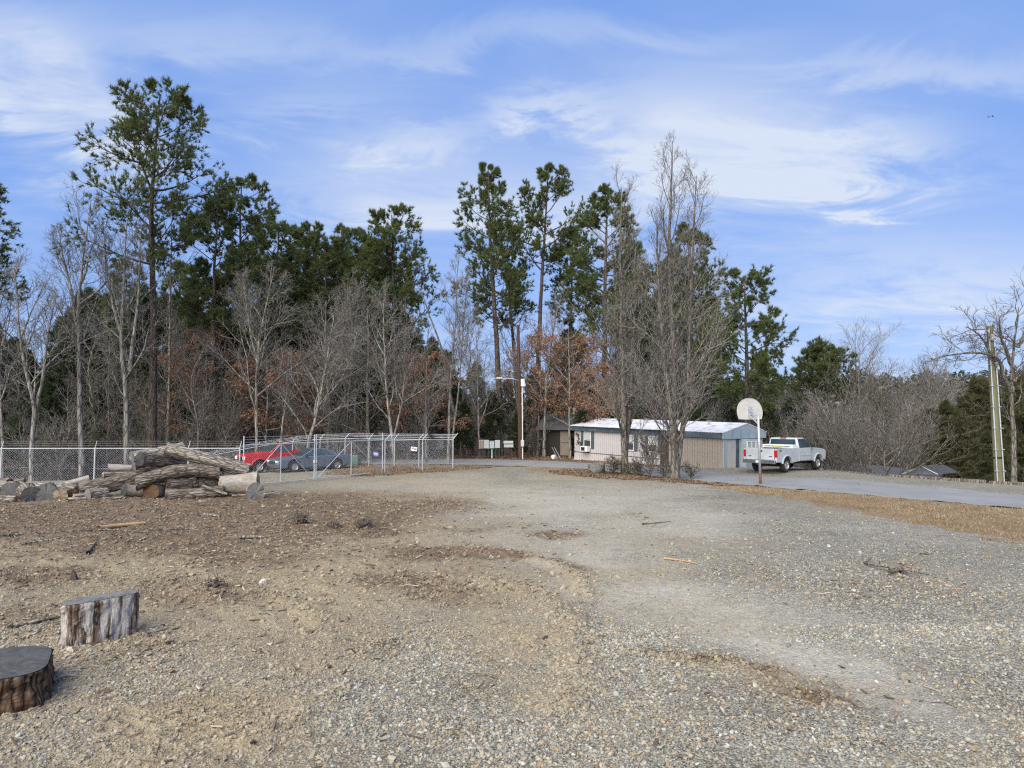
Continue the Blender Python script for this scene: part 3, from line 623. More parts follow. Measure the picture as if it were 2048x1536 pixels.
def pine_meshes(seed, pts, r0, t0, Wd, nl=38, top=.5, sub=8, ter=4, size=.38, nt_=12, mat='pine_needles', wide_low=.8, gap=.35, bark_='pine_bark', nd=.028, dead=5):
    rng = np.random.default_rng(seed); B = Buf(); pts = [Vector(p) for p in pts]; pts[-1] = pts[-2].lerp(pts[-1], .88); P, R = trunk(pts, r0, r0*.12, 18, .03, rng); tubes(B, P, R, 9)
    def prof(s):
        b_ = np.where(s < top, wide_low + (1-wide_low)*np.sin(np.clip(s/top, 0, 1)*math.pi/2), np.sqrt(np.clip(1-((s-top)/(1.02-top))**2, .02, 1)))
        return b_*(1.05-.33*s)*np.where(rng.random(s.shape) < gap*(1-.6*s), .55, 1.0)
    P1, R1, s1 = spawn(rng, P, R, nl, t0, .992, (.72, 1.12), (.85, 1.45), up=.09, K=6, wig=.09, rk=.016, rmin=.012, prof=prof, base=Wd)
    # upper limbs rise more steeply
    lift = (s1**2)[:, None]*np.linspace(0, 1, 6)[None]*plen(P1)[:, None]*.10; P1[:, :, 2] += lift
    tubes(B, P1, R1, 4)
    P2, R2, s2 = spawn(rng, P1, R1, sub, .32, 1.0, (.28, .55), (.45, 1.0), up=.10, K=4, wig=.14, rk=.012, rmin=.006, prof=lambda s: 1.1-.55*s); tubes(B, P2, R2, 3)
    P3, R3, s3 = spawn(rng, P2, R2, ter, .35, 1.0, (.35, .65), (.4, .9), up=.16, K=2, wig=.12, rk=.01, rmin=.004); tubes(B, P3, R3, 3)
    if dead:
        Pd, Rd, _ = spawn(rng, P, R, dead, max(.2, t0-.28), t0, (.15, .45), (1.1, 1.6), up=-.02, K=5, wig=.16, rk=.012, rmin=.008, base=Wd); tubes(B, Pd, Rd, 3)
        Pe, Re, _ = spawn(rng, Pd, Rd, 4, .4, 1, (.2, .5), (.5, 1), K=3, rmin=.005); tubes(B, Pe, Re, 3)
    C = np.concatenate([P3[:, -1], P3[:, -1]*.7+P3[:, 0]*.3, P2[:, -1], P1[:, -1]]); D = np.concatenate([P3[:, -1]-P3[:, -2], P3[:, -1]-P3[:, 0], P2[:, -1]-P2[:, -2], P1[:, -1]-P1[:, -2]])
    v, f = tufts(rng, C, norm(D), size, nt_, nd)
    return B.mesh('trunk'), raw_mesh('crown', v, f), bark_, mat
def bare_meshes(seed, stems, r0, nl=14, t0=.3, Wk=(.25, .5), ang=(.35, .9), up=.12, n2=7, n3=6, n4=3, bark_='grey_bark', twig='grey_bark', leaves_=0, prof=None, rmin=.006, wig=.12, leafsize=.12, K1=6):
    rng = np.random.default_rng(seed); B = Buf(); Cw = Buf(); lf = []
    for si, pts in enumerate(stems):
        k = r0*(1 if si == 0 else .72)
        P, R = trunk(pts, k*.8, .02, 16, .03, rng); tubes(B, P, R, 8)
        P1, R1, _ = spawn(rng, P, R, nl, t0, .98, Wk, ang, up=up, K=K1, wig=wig, rk=.012, rmin=rmin*1.6, prof=prof); tubes(B, P1, R1, 5)
        P2, R2, _ = spawn(rng, P1, R1, n2, .18, 1, (.3, .6), (.3, .85), up=up*.9, K=5, wig=wig, rk=.011, rmin=rmin*1.2, prof=lambda s: 1.15-.5*s); tubes(Cw, P2, R2, 3)
        P3, R3, _ = spawn(rng, P2, R2, n3, .2, 1, (.3, .65), (.35, .9), up=up*.7, K=3, wig=wig*1.1, rk=.01, rmin=rmin, prof=lambda s: 1.1-.4*s); tubes(Cw, P3, R3, 3)
        last = P3
        if n4:
            P4, R4, _ = spawn(rng, P3, R3, n4, .25, 1, (.35, .7), (.35, .9), up=up*.5, K=2, wig=wig, rk=.008, rmin=rmin*.8); tubes(Cw, P4, R4, 3); last = P4
        lf.append(last.reshape(-1, 3))
    out = [B.mesh('trunk'), Cw.mesh('crown'), bark_, twig]
    if leaves_:
        C = np.concatenate(lf); C = C[C[:, 2] < np.quantile(C[:, 2], .85)]; C = C[rng.integers(0, len(C), leaves_)] + rng.normal(0, .12, (leaves_, 3))
        n_ = norm(rng.normal(0, 1, C.shape)); t = norm(np.cross(n_, rng.normal(0, 1, C.shape))+np.array((0, 0, -.4))); q = np.cross(n_, t); s = leafsize*rng.uniform(.6, 1.3, (len(C), 1))
        v = np.stack([C-t*s*.6, C+q*s*.32, C+t*s*.6, C-q*s*.32], 1).reshape(-1, 3); out.append(raw_mesh('leaves', v, np.arange(len(v)).reshape(-1, 4)))
    return out
def mesh_top(ms):
    r_ = 0
    for m_ in ms[:2]:
        a_ = np.empty(len(m_.vertices)*3, np.float32); m_.vertices.foreach_get('co', a_); r_ = max(r_, float(np.quantile(a_[2::3], .9995)))
    return r_
def plant(name, ms, loc, label, group=None, cat='tree', height=None):
    root = empty(name, loc, 0, label, cat, group)
    if height:
        al_ = []
        for m_ in ms[:2]:
            a_ = np.empty(len(m_.vertices)*3, np.float32); m_.vertices.foreach_get('co', a_); a_ = a_.reshape(-1, 3); a_ = a_[a_[:, 2] > .5*a_[:, 2].max()]
            al_.append(((height+loc[2]-CAM_H)/loc[1]*(loc[1]+a_[:, 1]) + CAM_H-loc[2])/a_[:, 2])
        k_ = float(np.quantile(np.concatenate(al_), .001)); root.scale = ((1+k_)/2, (1+k_)/2, k_)
    link('trunk', ms[0], root, mat=MAT[ms[2]]); link('crown', ms[1], root, mat=MAT[ms[3]])
    if len(ms) > 4: link('leaves', ms[4], root, mat=MAT['rust_leaves'])
    return root
def stem_px(pix, Yd, zbase=None, depth=0):
    """a stem measured at pixel heights, standing at distance Yd; returns base and points relative to it"""
    p = [at(a, b_, Yd + depth*i/max(1, len(pix)-1)) for i, (a, b_) in enumerate(pix)]
    base = Vector((p[0].x, p[0].y, 0)); base.z = tz(base.x, base.y)-.05 if zbase is None else zbase
    q = [Vector((0, 0, 0))] + [v_-base for v_ in p if v_.z-base.z > .3]
    return base, q

# --- single pines
PINES = [  # pixel stem (bottom to top), distance, r0, crown start, crown width, options, label
    ([(306, 890), (303, 600), (302, 400), (308, 280), (320, 155)], 48, .34, .54, 4.6, dict(nl=42, top=.42, sub=8, size=.40, gap=.4, wide_low=.9), 'tallest pine with bare lower trunk and open crown, left of the gate'),
    ([(425, 890), (428, 600), (432, 470), (440, 395)], 52, .28, .50, 3.0, dict(nl=30), 'pine with dark forked looking limbs just right of the tallest pine'),
    ([(482, 880), (480, 600), (478, 450), (480, 348)], 55, .28, .50, 3.3, dict(nl=34, wide_low=1.0), 'broad crowned pine behind the logs with rounded top'),
    ([(560, 880), (558, 640), (560, 432)], 62, .26, .45, 3.3, dict(nl=36, gap=.25), 'dense round topped pine above the red pickup'),
    ([(615, 880), (612, 640), (612, 442)], 66, .26, .42, 3.2, dict(nl=36, gap=.25), 'slim pine in the dense clump above the red pickup'),
    ([(655, 880), (652, 640), (650, 462)], 61, .26, .42, 3.4, dict(nl=38, gap=.2), 'bushy mid height pine left of the gate meeting point'),
    ([(705, 880), (700, 640), (696, 448)], 68, .26, .44, 3.0, dict(nl=36, gap=.25), 'narrow pine rising behind the grey coupe'),
    ([(745, 880), (742, 640), (738, 470)], 63, .26, .42, 3.3, dict(nl=38, gap=.2), 'low dense pine left of the pine with the domed top'),
    ([(792, 880), (786, 640), (780, 408)], 62, .28, .48, 3.4, dict(nl=34, wide_low=1.0), 'pine with a neat domed top above the closed gate'),
    ([(1003, 900), (990, 640), (978, 480), (975, 325)], 62, .32, .42, 3.6, dict(nl=40, top=.25, wide_low=.95, gap=.3), 'tall full pine left of the utility pole'),
    ([(1068, 900), (1078, 640), (1088, 480), (1094, 325)], 62, .30, .62, 3.5, dict(nl=26, top=.35, gap=.4), 'tall pine with a high open crown behind the utility pole'),
    ([(1040, 900), (1024, 640), (1016, 440)], 70, .26, .52, 2.7, dict(nl=30), 'smaller pine tucked between the two tall central pines'),
    ([(1150, 900), (1147, 640), (1146, 450)], 68, .26, .55, 2.5, dict(nl=30), 'short crowned pine over the far end of the mobile home'),
    ([(1205, 900), (1208, 640), (1213, 368)], 58, .30, .38, 3.0, dict(nl=42, gap=.3), 'tall pine behind the left bare roadside tree'),
    ([(1255, 900), (1262, 640), (1262, 480)], 66, .26, .40, 2.7, dict(nl=36), 'dark pine seen through the left bare roadside tree'),
    ([(1385, 900), (1382, 640), (1378, 445)], 60, .28, .36, 3.0, dict(nl=42, gap=.25), 'pine seen through the right bare roadside tree'),
    ([(1492, 900), (1490, 700), (1487, 532)], 55, .30, .34, 3.4, dict(nl=38, wide_low=1.05, gap=.4), 'spreading pine with layered limbs behind the basketball backboard'),
    ([(1652, 900), (1650, 760), (1655, 676)], 62, .30, .60, 3.1, dict(nl=34, top=.15, wide_low=1.0, gap=.1, sub=9, size=.4), 'round headed pine on the slope right of the silver pickup'),
    ([(-75, 900), (-70, 500), (-60, 300)], 45, .30, .55, 3.2, dict(nl=26), 'pine whose branch tips reach in at the left edge'),
]
for i, (px_, Yd, r0, t0, Wd, op, lab) in enumerate(PINES):
    base, q = stem_px(px_, Yd); plant('pine_tree', pine_meshes(100+i, q, r0, t0, Wd*1.17, **op), base, lab, 'pines in the wood', height=at(*px_[-1], Yd).z-base.z)

# --- single bare trees
up_prof = lambda s: 1.05-.75*s
BARE = [
    ([[(166, 895), (160, 800), (166, 700), (156, 620), (162, 540), (176, 440), (186, 345)], [(160, 640), (140, 560), (120, 470), (108, 400)]], 45, .26, dict(nl=16, t0=.42, Wk=(.18, .34), up=.14, bark_='pale_bark', n4=2), 'sinuous pale bare tree at the left behind the fence'),
    ([[(256, 895), (257, 780), (248, 660), (252, 520), (262, 375)], [(258, 720), (272, 620), (282, 500), (288, 400)], [(254, 700), (225, 580), (212, 480), (205, 390)]], 46, .26, dict(nl=15, t0=.3, Wk=(.16, .32), up=.18, bark_='pale_bark', n4=2), 'pale bare tree with several upright leaders beside the tallest pine'),
    ([[(66, 900), (70, 800), (52, 740), (36, 640), (26, 490)], [(70, 810), (92, 740), (100, 640), (120, 560)]], 42, .20, dict(nl=14, t0=.3, Wk=(.22, .42), up=.1, bark_='pale_bark', n4=2), 'crooked pale forked tree nearest the left edge'),
    ([[(8, 900), (5, 760), (-2, 640), (4, 470)]], 50, .18, dict(nl=18, t0=.3, Wk=(.2, .4), up=.12), 'grey bare tree cut by the left edge'),
    ([[(338, 890), (340, 640), (344, 420)]], 54, .2, dict(nl=14, t0=.5, Wk=(.12, .25), up=.1, n4=0), 'straight slender grey trunk right of the tallest pine'),
    ([[(512, 885), (510, 740), (518, 640), (548, 520)], [(512, 700), (496, 620), (488, 520)]], 47, .16, dict(nl=16, t0=.3, Wk=(.25, .45), up=.08, bark_='pale_bark', n4=3), 'pale bare tree rising behind the left gate post'),
    ([[(560, 885), (572, 800), (576, 690)]], 49, .13, dict(nl=8, t0=.4, Wk=(.15, .3), n4=0), 'dead broken topped trunk behind the red pickup'),
    ([[(615, 885), (640, 810), (652, 720), (668, 600)], [(640, 810), (690, 740), (720, 640)]], 47, .2, dict(nl=16, t0=.15, Wk=(.3, .5), ang=(.4, 1.1), up=.06, n4=3), 'wide leaning bare tree above the grey coupe'),
    ([[(655, 885), (662, 800), (650, 700), (655, 570)]], 52, .15, dict(nl=18, t0=.2, Wk=(.28, .48), up=.1, n4=2), 'fan shaped grey bare tree in the gate opening'),
    ([[(740, 885), (738, 780), (742, 700), (735, 590)]], 50, .2, dict(nl=18, t0=.15, Wk=(.25, .45), ang=(.5, 1.2), up=.04, bark_='brown_bark', n4=2), 'brown twiggy tree behind the right gate leaf'),
    ([[(788, 900), (772, 800), (768, 720), (766, 560)], [(782, 890), (805, 800), (806, 700), (812, 610)]], 46, .15, dict(nl=16, t0=.25, Wk=(.22, .42), up=.1, bark_='pale_bark', n4=2), 'twin stemmed pale tree beside the right gate post'),
    ([[(852, 905), (850, 800), (856, 640)]], 47, .11, dict(nl=16, t0=.2, Wk=(.2, .4), bark_='brown_bark', n4=2, up=.16), 'thin reddish sapling left of the fence corner'),
    ([[(896, 905), (898, 760), (908, 600), (915, 495)], [(905, 890), (920, 760), (930, 520)]], 49, .14, dict(nl=18, t0=.3, Wk=(.15, .3), up=.22, n4=2), 'pair of slim upright grey stems behind the fence corner'),
    ([[(960, 905), (956, 760), (950, 640)]], 56, .13, dict(nl=14, t0=.25, Wk=(.22, .42), n4=2), 'small bare tree behind the mailboxes'),
    ([[(1088, 905), (1092, 780), (1108, 640), (1128, 560)]], 58, .18, dict(nl=16, t0=.3, Wk=(.22, .42), n4=2), 'bare tree behind the guy wires'),
    ([[(1720, 925), (1718, 800), (1716, 700), (1714, 630)]], 60, .2, dict(nl=16, t0=.42, Wk=(.35, .6), ang=(.5, .95), up=.14, n4=2, bark_='grey_bark'), 'fan crowned bare tree against the sky right of the round pine'),
    ([[(1868, 860), (1868, 780), (1866, 700)]], 115, .3, dict(nl=24, t0=.3, Wk=(.4, .65), ang=(.35, .9), up=.16, n4=2, rmin=.016), 'distant domed bare tree above the far treeline'),
    ([[(2024, 968), (2030, 850), (2024, 740), (2034, 640), (2046, 520)]], 34, .19, dict(nl=0), ''),
]
for i, (st, Yd, r0, op, lab) in enumerate(BARE):
    if not lab: continue
    base, q0 = stem_px(st[0], Yd)
    stems = [q0]
    for s_ in st[1:]:
        stems.append([at(a, b_, Yd+.25)-base for a, b_ in s_])
    o = dict(prof=up_prof); o.update(op); plant('bare_tree', bare_meshes(300+i, stems, r0, **o), base, lab, 'bare trees in the wood', height=at(*st[0][-1], Yd).z-base.z)
# near right edge tree with long crooked limbs
base, q = stem_px([(2026, 968), (2028, 850), (2022, 740), (2030, 660), (2038, 590), (2044, 545)], 34)
lim = [[(2022, 745), (2005, 715), (1995, 660), (1950, 650), (1900, 655), (1850, 668)], [(2024, 740), (1985, 690), (1950, 610), (1915, 590)], [(2028, 690), (2002, 630), (1990, 590), (1992, 560)], [(2026, 720), (2050, 690), (2080, 660), (2110, 640)], [(2034, 640), (2060, 600), (2090, 560)]]
stems = [q] + [[at(a, b_, 34-.25*k)-base for k, (a, b_) in enumerate(l)] for l in lim]
plant('bare_tree', bare_meshes(360, stems, .2, nl=11, t0=.25, Wk=(.14, .32), ang=(.5, 1.1), up=.05, n2=6, n3=4, n4=2, bark_='brown_bark', twig='brown_bark', wig=.26, rmin=.006), base, 'gnarled bare tree beside the light pole at the right edge', 'bare trees in the wood', height=at(2044, 530, 34).z-base.z)

# --- two tall upright bare trees between lot and road
T = [([[(1350, 957), (1347, 850), (1350, 700), (1343, 500), (1348, 262)], [(1358, 930), (1374, 800), (1380, 640), (1392, 480), (1394, 335)], [(1346, 860), (1330, 740), (1316, 600), (1312, 420)]], 36, .27, 'tallest bare tree with upright branches between lot and road'),
     ([[(1250, 948), (1246, 860), (1244, 700), (1237, 500), (1242, 325)], [(1254, 900), (1262, 780), (1272, 620), (1276, 420)]], 39, .26, 'bare upright tree beside the boulder at the road edge')]
for i, (st, Yd, r0, lab) in enumerate(T):
    base, q0 = stem_px(st[0], Yd); stems = [q0] + [[Vector((0, 0, .2))] + [at(a, b_, Yd+.3*(-1)**k)-base for a, b_ in s_] for k, s_ in enumerate(st[1:])]
    plant('roadside_tree', bare_meshes(370+i, stems, r0, nl=30, t0=.08, Wk=(.12, .30), ang=(.3, .8), up=.17, n2=8, n3=5, n4=2 if i == 0 else 1, bark_='brown_bark', twig='grey_bark', prof=lambda s: 1.1-.78*s, rmin=.005, wig=.13), base, lab, 'bare roadside trees', height=at(*st[0][-1], Yd).z-base.z)

# --- trees still holding rust brown leaves
for i, (px_, Yd, top, w, lab) in enumerate([(530, 53, 700, .5, 'beech with rust brown leaves behind the red pickup'), (405, 54, 640, .45, 'beech with rust brown leaves behind the log pile'), (1140, 56, 655, .5, 'rust leaved beech above the far end of the mobile home'),
                                           (1075, 60, 640, .4, 'slender rust leaved beech right of the utility pole'), (1195, 57, 720, .45, 'low rust leaved beech behind the mobile home roof'), (600, 57, 690, .45, 'rust leaved beech above the grey coupe'), (845, 54, 690, .4, 'russet leaved sapling left of the mailboxes')]):
    p = at(px_, 900, Yd); base = Vector((p.x, p.y, tz(p.x, p.y)-.05)); h = at(px_, top, Yd).z-base.z
    plant('beech_tree', bare_meshes(400+i, [[Vector((0, 0, 0)), Vector((.2, 0, h*.5)), Vector((0, .2, h))]], .14, nl=18, t0=.18, Wk=(.3, w), ang=(.8, 1.4), up=.03, n2=7, n3=5, n4=0, bark_='grey_bark', leaves_=5200, leafsize=.15, prof=lambda s: 1.1-.7*s), base, lab, 'beeches holding rust brown leaves')

# --- prototypes repeated through the wood
TOPS = {}
ORD = ['first', 'second', 'third', 'fourth', 'fifth', 'sixth', 'seventh', 'eighth', 'ninth', 'tenth', 'eleventh', 'twelfth', 'thirteenth', 'fourteenth', 'fifteenth', 'sixteenth']
PLACES = [(0, 'cut by the left edge of the photo'), (130, 'left of the sinuous pale tree'), (250, 'behind the far left logs'), (400, 'behind the middle of the log pile'), (490, 'behind the right end of the log pile'), (630, 'above the left gate leaf'), (766, 'above the right gate leaf'), (910, 'above the short corner fence'), (1041, 'left of the utility pole'), (1150, 'right of the utility pole'), (1300, 'behind the left half of the mobile home'), (1450, 'behind the right half of the mobile home'), (1560, 'behind the backboard'), (1650, 'above the silver pickup'), (1770, 'above the house roof'), (1900, 'above the white trimmed gable'), (9999, 'near the light pole')]
def place_labels(spots, noun):
    cnt = {}; out = [None]*len(spots)
    for i in sorted(range(len(spots)), key=lambda j: spots[j][0]):
        pl = next(t for lim_, t in PLACES if spots[i][0] < lim_); cnt[pl] = cnt.get(pl, 0)+1; out[i] = f'{ORD[min(cnt[pl], 16)-1]} {noun} from the left {pl}'
    return out
def copies(protos, spots, name, label, group, rng_seed, cat='tree'):
    r = random.Random(rng_seed); labs = place_labels(spots, label[1:]) if label.startswith('*') else [label]*len(spots)
    for k, (px_, Yd, top) in enumerate(spots):
        label = labs[k]
        ms, H = protos[k % len(protos)]; H = TOPS.setdefault(id(ms), None) or TOPS.__setitem__(id(ms), mesh_top(ms)) or TOPS[id(ms)]
        p = at(px_, 900, Yd); zb = tz(p.x, p.y)-.05; h = at(px_, top, Yd).z-zb; s = h/H
        if k < len(protos): root = plant(name, ms, (p.x, p.y, zb), label, group, cat)
        else:
            root = empty(name, (p.x, p.y, zb), 0, label, cat, group)
            for nm, me in zip(('trunk', 'crown', 'leaves'), (ms[0], ms[1], ms[4] if len(ms) > 4 else None)):
                if me: link(nm, me, root)
        root.rotation_euler = (0, 0, r.uniform(0, 6.28)); w = s*r.uniform(.85, 1.15); root.scale = (w, w, s)
V0 = Vector((0, 0, 0))
def straight(h, r, k=.25): return [V0, Vector((r.uniform(-k, k), r.uniform(-k, k), h*.4)), Vector((r.uniform(-k, k)*2, r.uniform(-k, k)*2, h*.75)), Vector((r.uniform(-k, k)*2, r.uniform(-k, k)*2, h))]
rr = random.Random(3)
bgp = [(pine_meshes(590+i, straight(22, rr, .4), .24, .48+.06*i, 2.9, nl=30, sub=7, nt_=14, size=.4, nd=.026, gap=.3, dead=4), 22) for i in range(3)]
rs = random.Random(14); spots = [(x+rs.uniform(-16, 16), rs.uniform(68, 84), t_+rs.uniform(-20, 50)) for x, t_ in [(190, 560), (235, 520), (345, 520), (385, 500), (450, 480), (520, 470), (585, 455), (675, 470), (760, 490), (815, 500), (1235, 480), (1310, 540), (1345, 520), (1410, 530), (1440, 600), (1525, 640)]]
copies(bgp, spots, 'wood_pine', '*background pine', 'background pines', 25)
hem = [(pine_meshes(500+i, straight(14, rr), .22, .12, 3.0, nl=54, top=.1, sub=7, ter=3, size=.5, nt_=11, mat='dark_needles', wide_low=.95, gap=.3, nd=.05, dead=0), 14) for i in range(3)]
lay = [(540, 640), (600, 690), (690, 740)]
rs = random.Random(12); spots = []
tops = [(-60, 560), (30, 640), (60, 690), (190, 560), (260, 545), (330, 580), (400, 600), (470, 590), (540, 560), (620, 520), (700, 540), (780, 600), (850, 640), (930, 690), (1010, 660), (1120, 640), (1220, 650), (1300, 560), (1400, 600), (1460, 740), (1580, 800)]
def topat(x): return float(np.interp(x, [t[0] for t in tops], [t[1] for t in tops]))
for x in range(-90, 900, 38): spots.append((x+rs.uniform(-14, 14), rs.uniform(60, 76), topat(x)+rs.uniform(0, 60)))
for x in range(905, 1560, 62): spots.append((x+rs.uniform(-20, 20), rs.uniform(70, 84), topat(x)+rs.uniform(10, 110)))
for x in range(-90, 1600, 60): spots.append((x+rs.uniform(-20, 20), rs.uniform(54, 62), rs.uniform(770, 850)))
copies(hem, spots, 'evergreen_tree', '*dark evergreen', 'dark evergreens in the wood', 21)
bp = [(bare_meshes(520+i, [straight(16, rr, .5)], .16, nl=18, t0=.28, Wk=(.2, .42), ang=(.4, 1.1), up=.09, n2=7, n3=5, n4=2, bark_=['grey_bark', 'brown_bark', 'pale_bark'][i % 3], twig='grey_bark', prof=up_prof, rmin=.007), 16) for i in range(4)]
spots = []
for x in range(-80, 880, 23): spots.append((x+rs.uniform(-14, 14), rs.uniform(50, 68), topat(x)+rs.uniform(-10, 220)))
for x in range(890, 1560, 23): spots.append((x+rs.uniform(-14, 14), rs.uniform(57, 76), rs.uniform(560, 820) if x < 1440 else rs.uniform(740, 830)))
copies(bp, spots, 'wood_tree', '*thin bare wood tree', 'thin bare trees in the wood', 22)
# brushy saplings on the bank right of the road and low in the wood
sp = [(bare_meshes(540+i, [[V0, Vector((rr.uniform(-.2, .2), 0, 2.2)), Vector((rr.uniform(-.3, .3), .2, 4.6))], [V0, Vector((.3, .2, 2)), Vector((.9, .3, 4.0))], [V0, Vector((-.4, -.2, 2)), Vector((-1.0, -.3, 3.9))]], .07, nl=13, t0=.08, Wk=(.35, .65), ang=(.35, .85), up=.12, n2=7, n3=4, n4=0 if i else 1, bark_='grey_bark', twig='brown_bark' if i % 2 else 'grey_bark', rmin=.006), 5) for i in range(3)]
spots = []
for x in range(1560, 1900, 22): spots.append((x+rs.uniform(-8, 8), rs.uniform(50, 58), rs.uniform(755, 830)))
for x in range(1540, 2060, 34): spots.append((x+rs.uniform(-8, 8), rs.uniform(62, 85), rs.uniform(742, 790)))
for x in range(-60, 900, 46): spots.append((x+rs.uniform(-14, 14), rs.uniform(50, 57), rs.uniform(760, 850)))
for x in range(900, 1160, 34): spots.append((x+rs.uniform(-10, 10), rs.uniform(57, 63), rs.uniform(780, 850)))
for x in range(1150, 1600, 34): spots.append((x+rs.uniform(-10, 10), rs.uniform(57, 64), rs.uniform(740, 830)))
copies(sp, spots, 'brush_sapling', '*many stemmed bare sapling', 'bare saplings in the thicket', 23, 'sapling')
# young tree standing on the brow, fan of fine branches
base, q = stem_px([(1768, 955), (1766, 880), (1762, 775)], 42.5, None)
plant('young_tree', bare_meshes(560, [q], .09, nl=36, t0=.12, Wk=(.42, .62), ang=(.5, 1.0), up=.15, n2=8, n3=5, n4=1, bark_='brown_bark', twig='brown_bark', prof=lambda s: 1.15-.7*s, rmin=.005), base, 'young bare tree with a fan of fine branches on the bank brow', None)
# red cedars at the right
ced = [(pine_meshes(570+i, straight(9, rr, .15), .16, .06, 2.4, nl=80, top=.08, sub=7, ter=3, size=.34, nt_=10, mat='cedar_needles', wide_low=1.0, gap=.5, nd=.028, bark_='brown_bark', dead=0), 9) for i in range(2)]
for k, (px_, Yd, top, lab) in enumerate([(1905, 46, 800, 'olive green cedar left of the light pole'), (1955, 52, 752, 'tall olive cedar behind the light pole'), (2040, 48, 745, 'cedar behind the gnarled tree at the right edge'), (2100, 42, 780, 'cedar reaching in low at the right edge'), (1985, 41, 862, 'low cedar at the foot of the light pole'), (1870, 56, 815, 'small cedar left of the larger cedars')]):
    copies([ced[k % 2]], [(px_, Yd, top)], 'cedar_tree', lab, 'cedars', 30+k)
# far wooded hill: one mass beyond the valley
rng = np.random.default_rng(77); n = 2600; a = np.radians(rng.uniform(4, 46, n)); r = rng.uniform(170, 420, n); x, y = np.sin(a)*r, np.cos(a)*r; z = terrain(x, y); hgt = rng.uniform(9, 17, n); ever = rng.random(n) < .62
k = 40; c0 = np.repeat(np.stack([x, y, z], -1), k, 0); hh = np.repeat(hgt, k)[:, None]; t = rng.random((n*k, 1))**.7; rad_ = np.where(np.repeat(ever, k)[:, None], (1-t)*.9+.12, np.sqrt(np.clip(1-(2*t-1.0)**2, 0, 1))+.05)*hh*.22
an = rng.uniform(0, 6.28, (n*k, 1)); c0 = c0 + np.concatenate([np.cos(an)*rad_, np.sin(an)*rad_, hh*(.12+.88*t)], 1)
v, f = tufts(rng, c0, norm(rng.normal(0, 1, c0.shape)), 1.7, 1, .5); ev = np.repeat(np.repeat(ever, k), 3)
me = raw_mesh('far_wood', v, f); colattr(me, 'tone', np.where(ev[:, None], np.array([[.035, .052, .03]]), np.array([[.105, .09, .075]]))*rng.uniform(.7, 1.3, (len(v)//3, 1)).repeat(3, 0))
b = NB('far_wood'); MAT['far_wood'] = b.set(b.attr('tone'), .9, 0, .1)
tag(link('far_wood', me, mat=MAT['far_wood']), 'far wooded hillside beyond the valley', None, None, 'stuff')
# deep wood behind the wood: the mass that closes the gaps
n = 1500; x = rng.uniform(-110, 60, n); y = rng.uniform(95, 150, n); z = terrain(x, y); hgt = rng.uniform(8, 15, n); k = 26
c0 = np.repeat(np.stack([x, y, z], -1), k, 0); hh = np.repeat(hgt, k)[:, None]; t = rng.random((n*k, 1)); rad_ = hh*.16; an = rng.uniform(0, 6.28, (n*k, 1)); q = rng.random((n*k, 1))
c0 = c0 + np.concatenate([np.cos(an)*rad_*q, np.sin(an)*rad_*q, hh*t], 1); v, f = tufts(rng, c0, norm(rng.normal(0, 1, c0.shape)), 1.2, 1, .3)
me = raw_mesh('deep_wood', v, f); colattr(me, 'tone', (np.where((rng.random(len(v)//3) < .5)[:, None], np.array([[.045, .062, .036]]), np.array([[.18, .145, .12]]))*rng.uniform(.7, 1.3, (len(v)//3, 1))).repeat(3, 0))
tag(link('deep_wood', me, mat=MAT['far_wood']), 'deep wood that reads as one mass behind the nearer trees', None, None, 'stuff')
# ------------------------------------------------------------------ chain link fencing and gates
def chain(name, A, B, za, zb, h, parent, sp_=.115, w=.0024):
    A, B = np.array(A[:2]), np.array(B[:2]); Ln = np.linalg.norm(B-A); seg = []
    for sgn in (1, -1):
        for k in np.arange(-h if sgn > 0 else 0, Ln + (0 if sgn > 0 else h), sp_):
            v0, v1 = (max(0, -k), min(h, Ln-k)) if sgn > 0 else (max(0, k-Ln), min(h, k))
            if v1-v0 < .02: continue
            seg.append(((k+sgn*v0, v0), (k+sgn*v1, v1)))
    P = []
    for s0, s1 in seg:
        row = []
        for t in (0, 1):
            u_, v_ = (s0, s1)[t]; f = u_/Ln; p = A+(B-A)*f; row.append((p[0], p[1], lerp(za, zb, f)+v_))
        P.append(row)
    P = np.array(P); buf = Buf(); tubes(buf, P, np.full(P.shape[:2], w), 3)
    o = link(name, buf.mesh(name), parent, mat=MAT['galv']); tag(o, kind='stuff'); return o
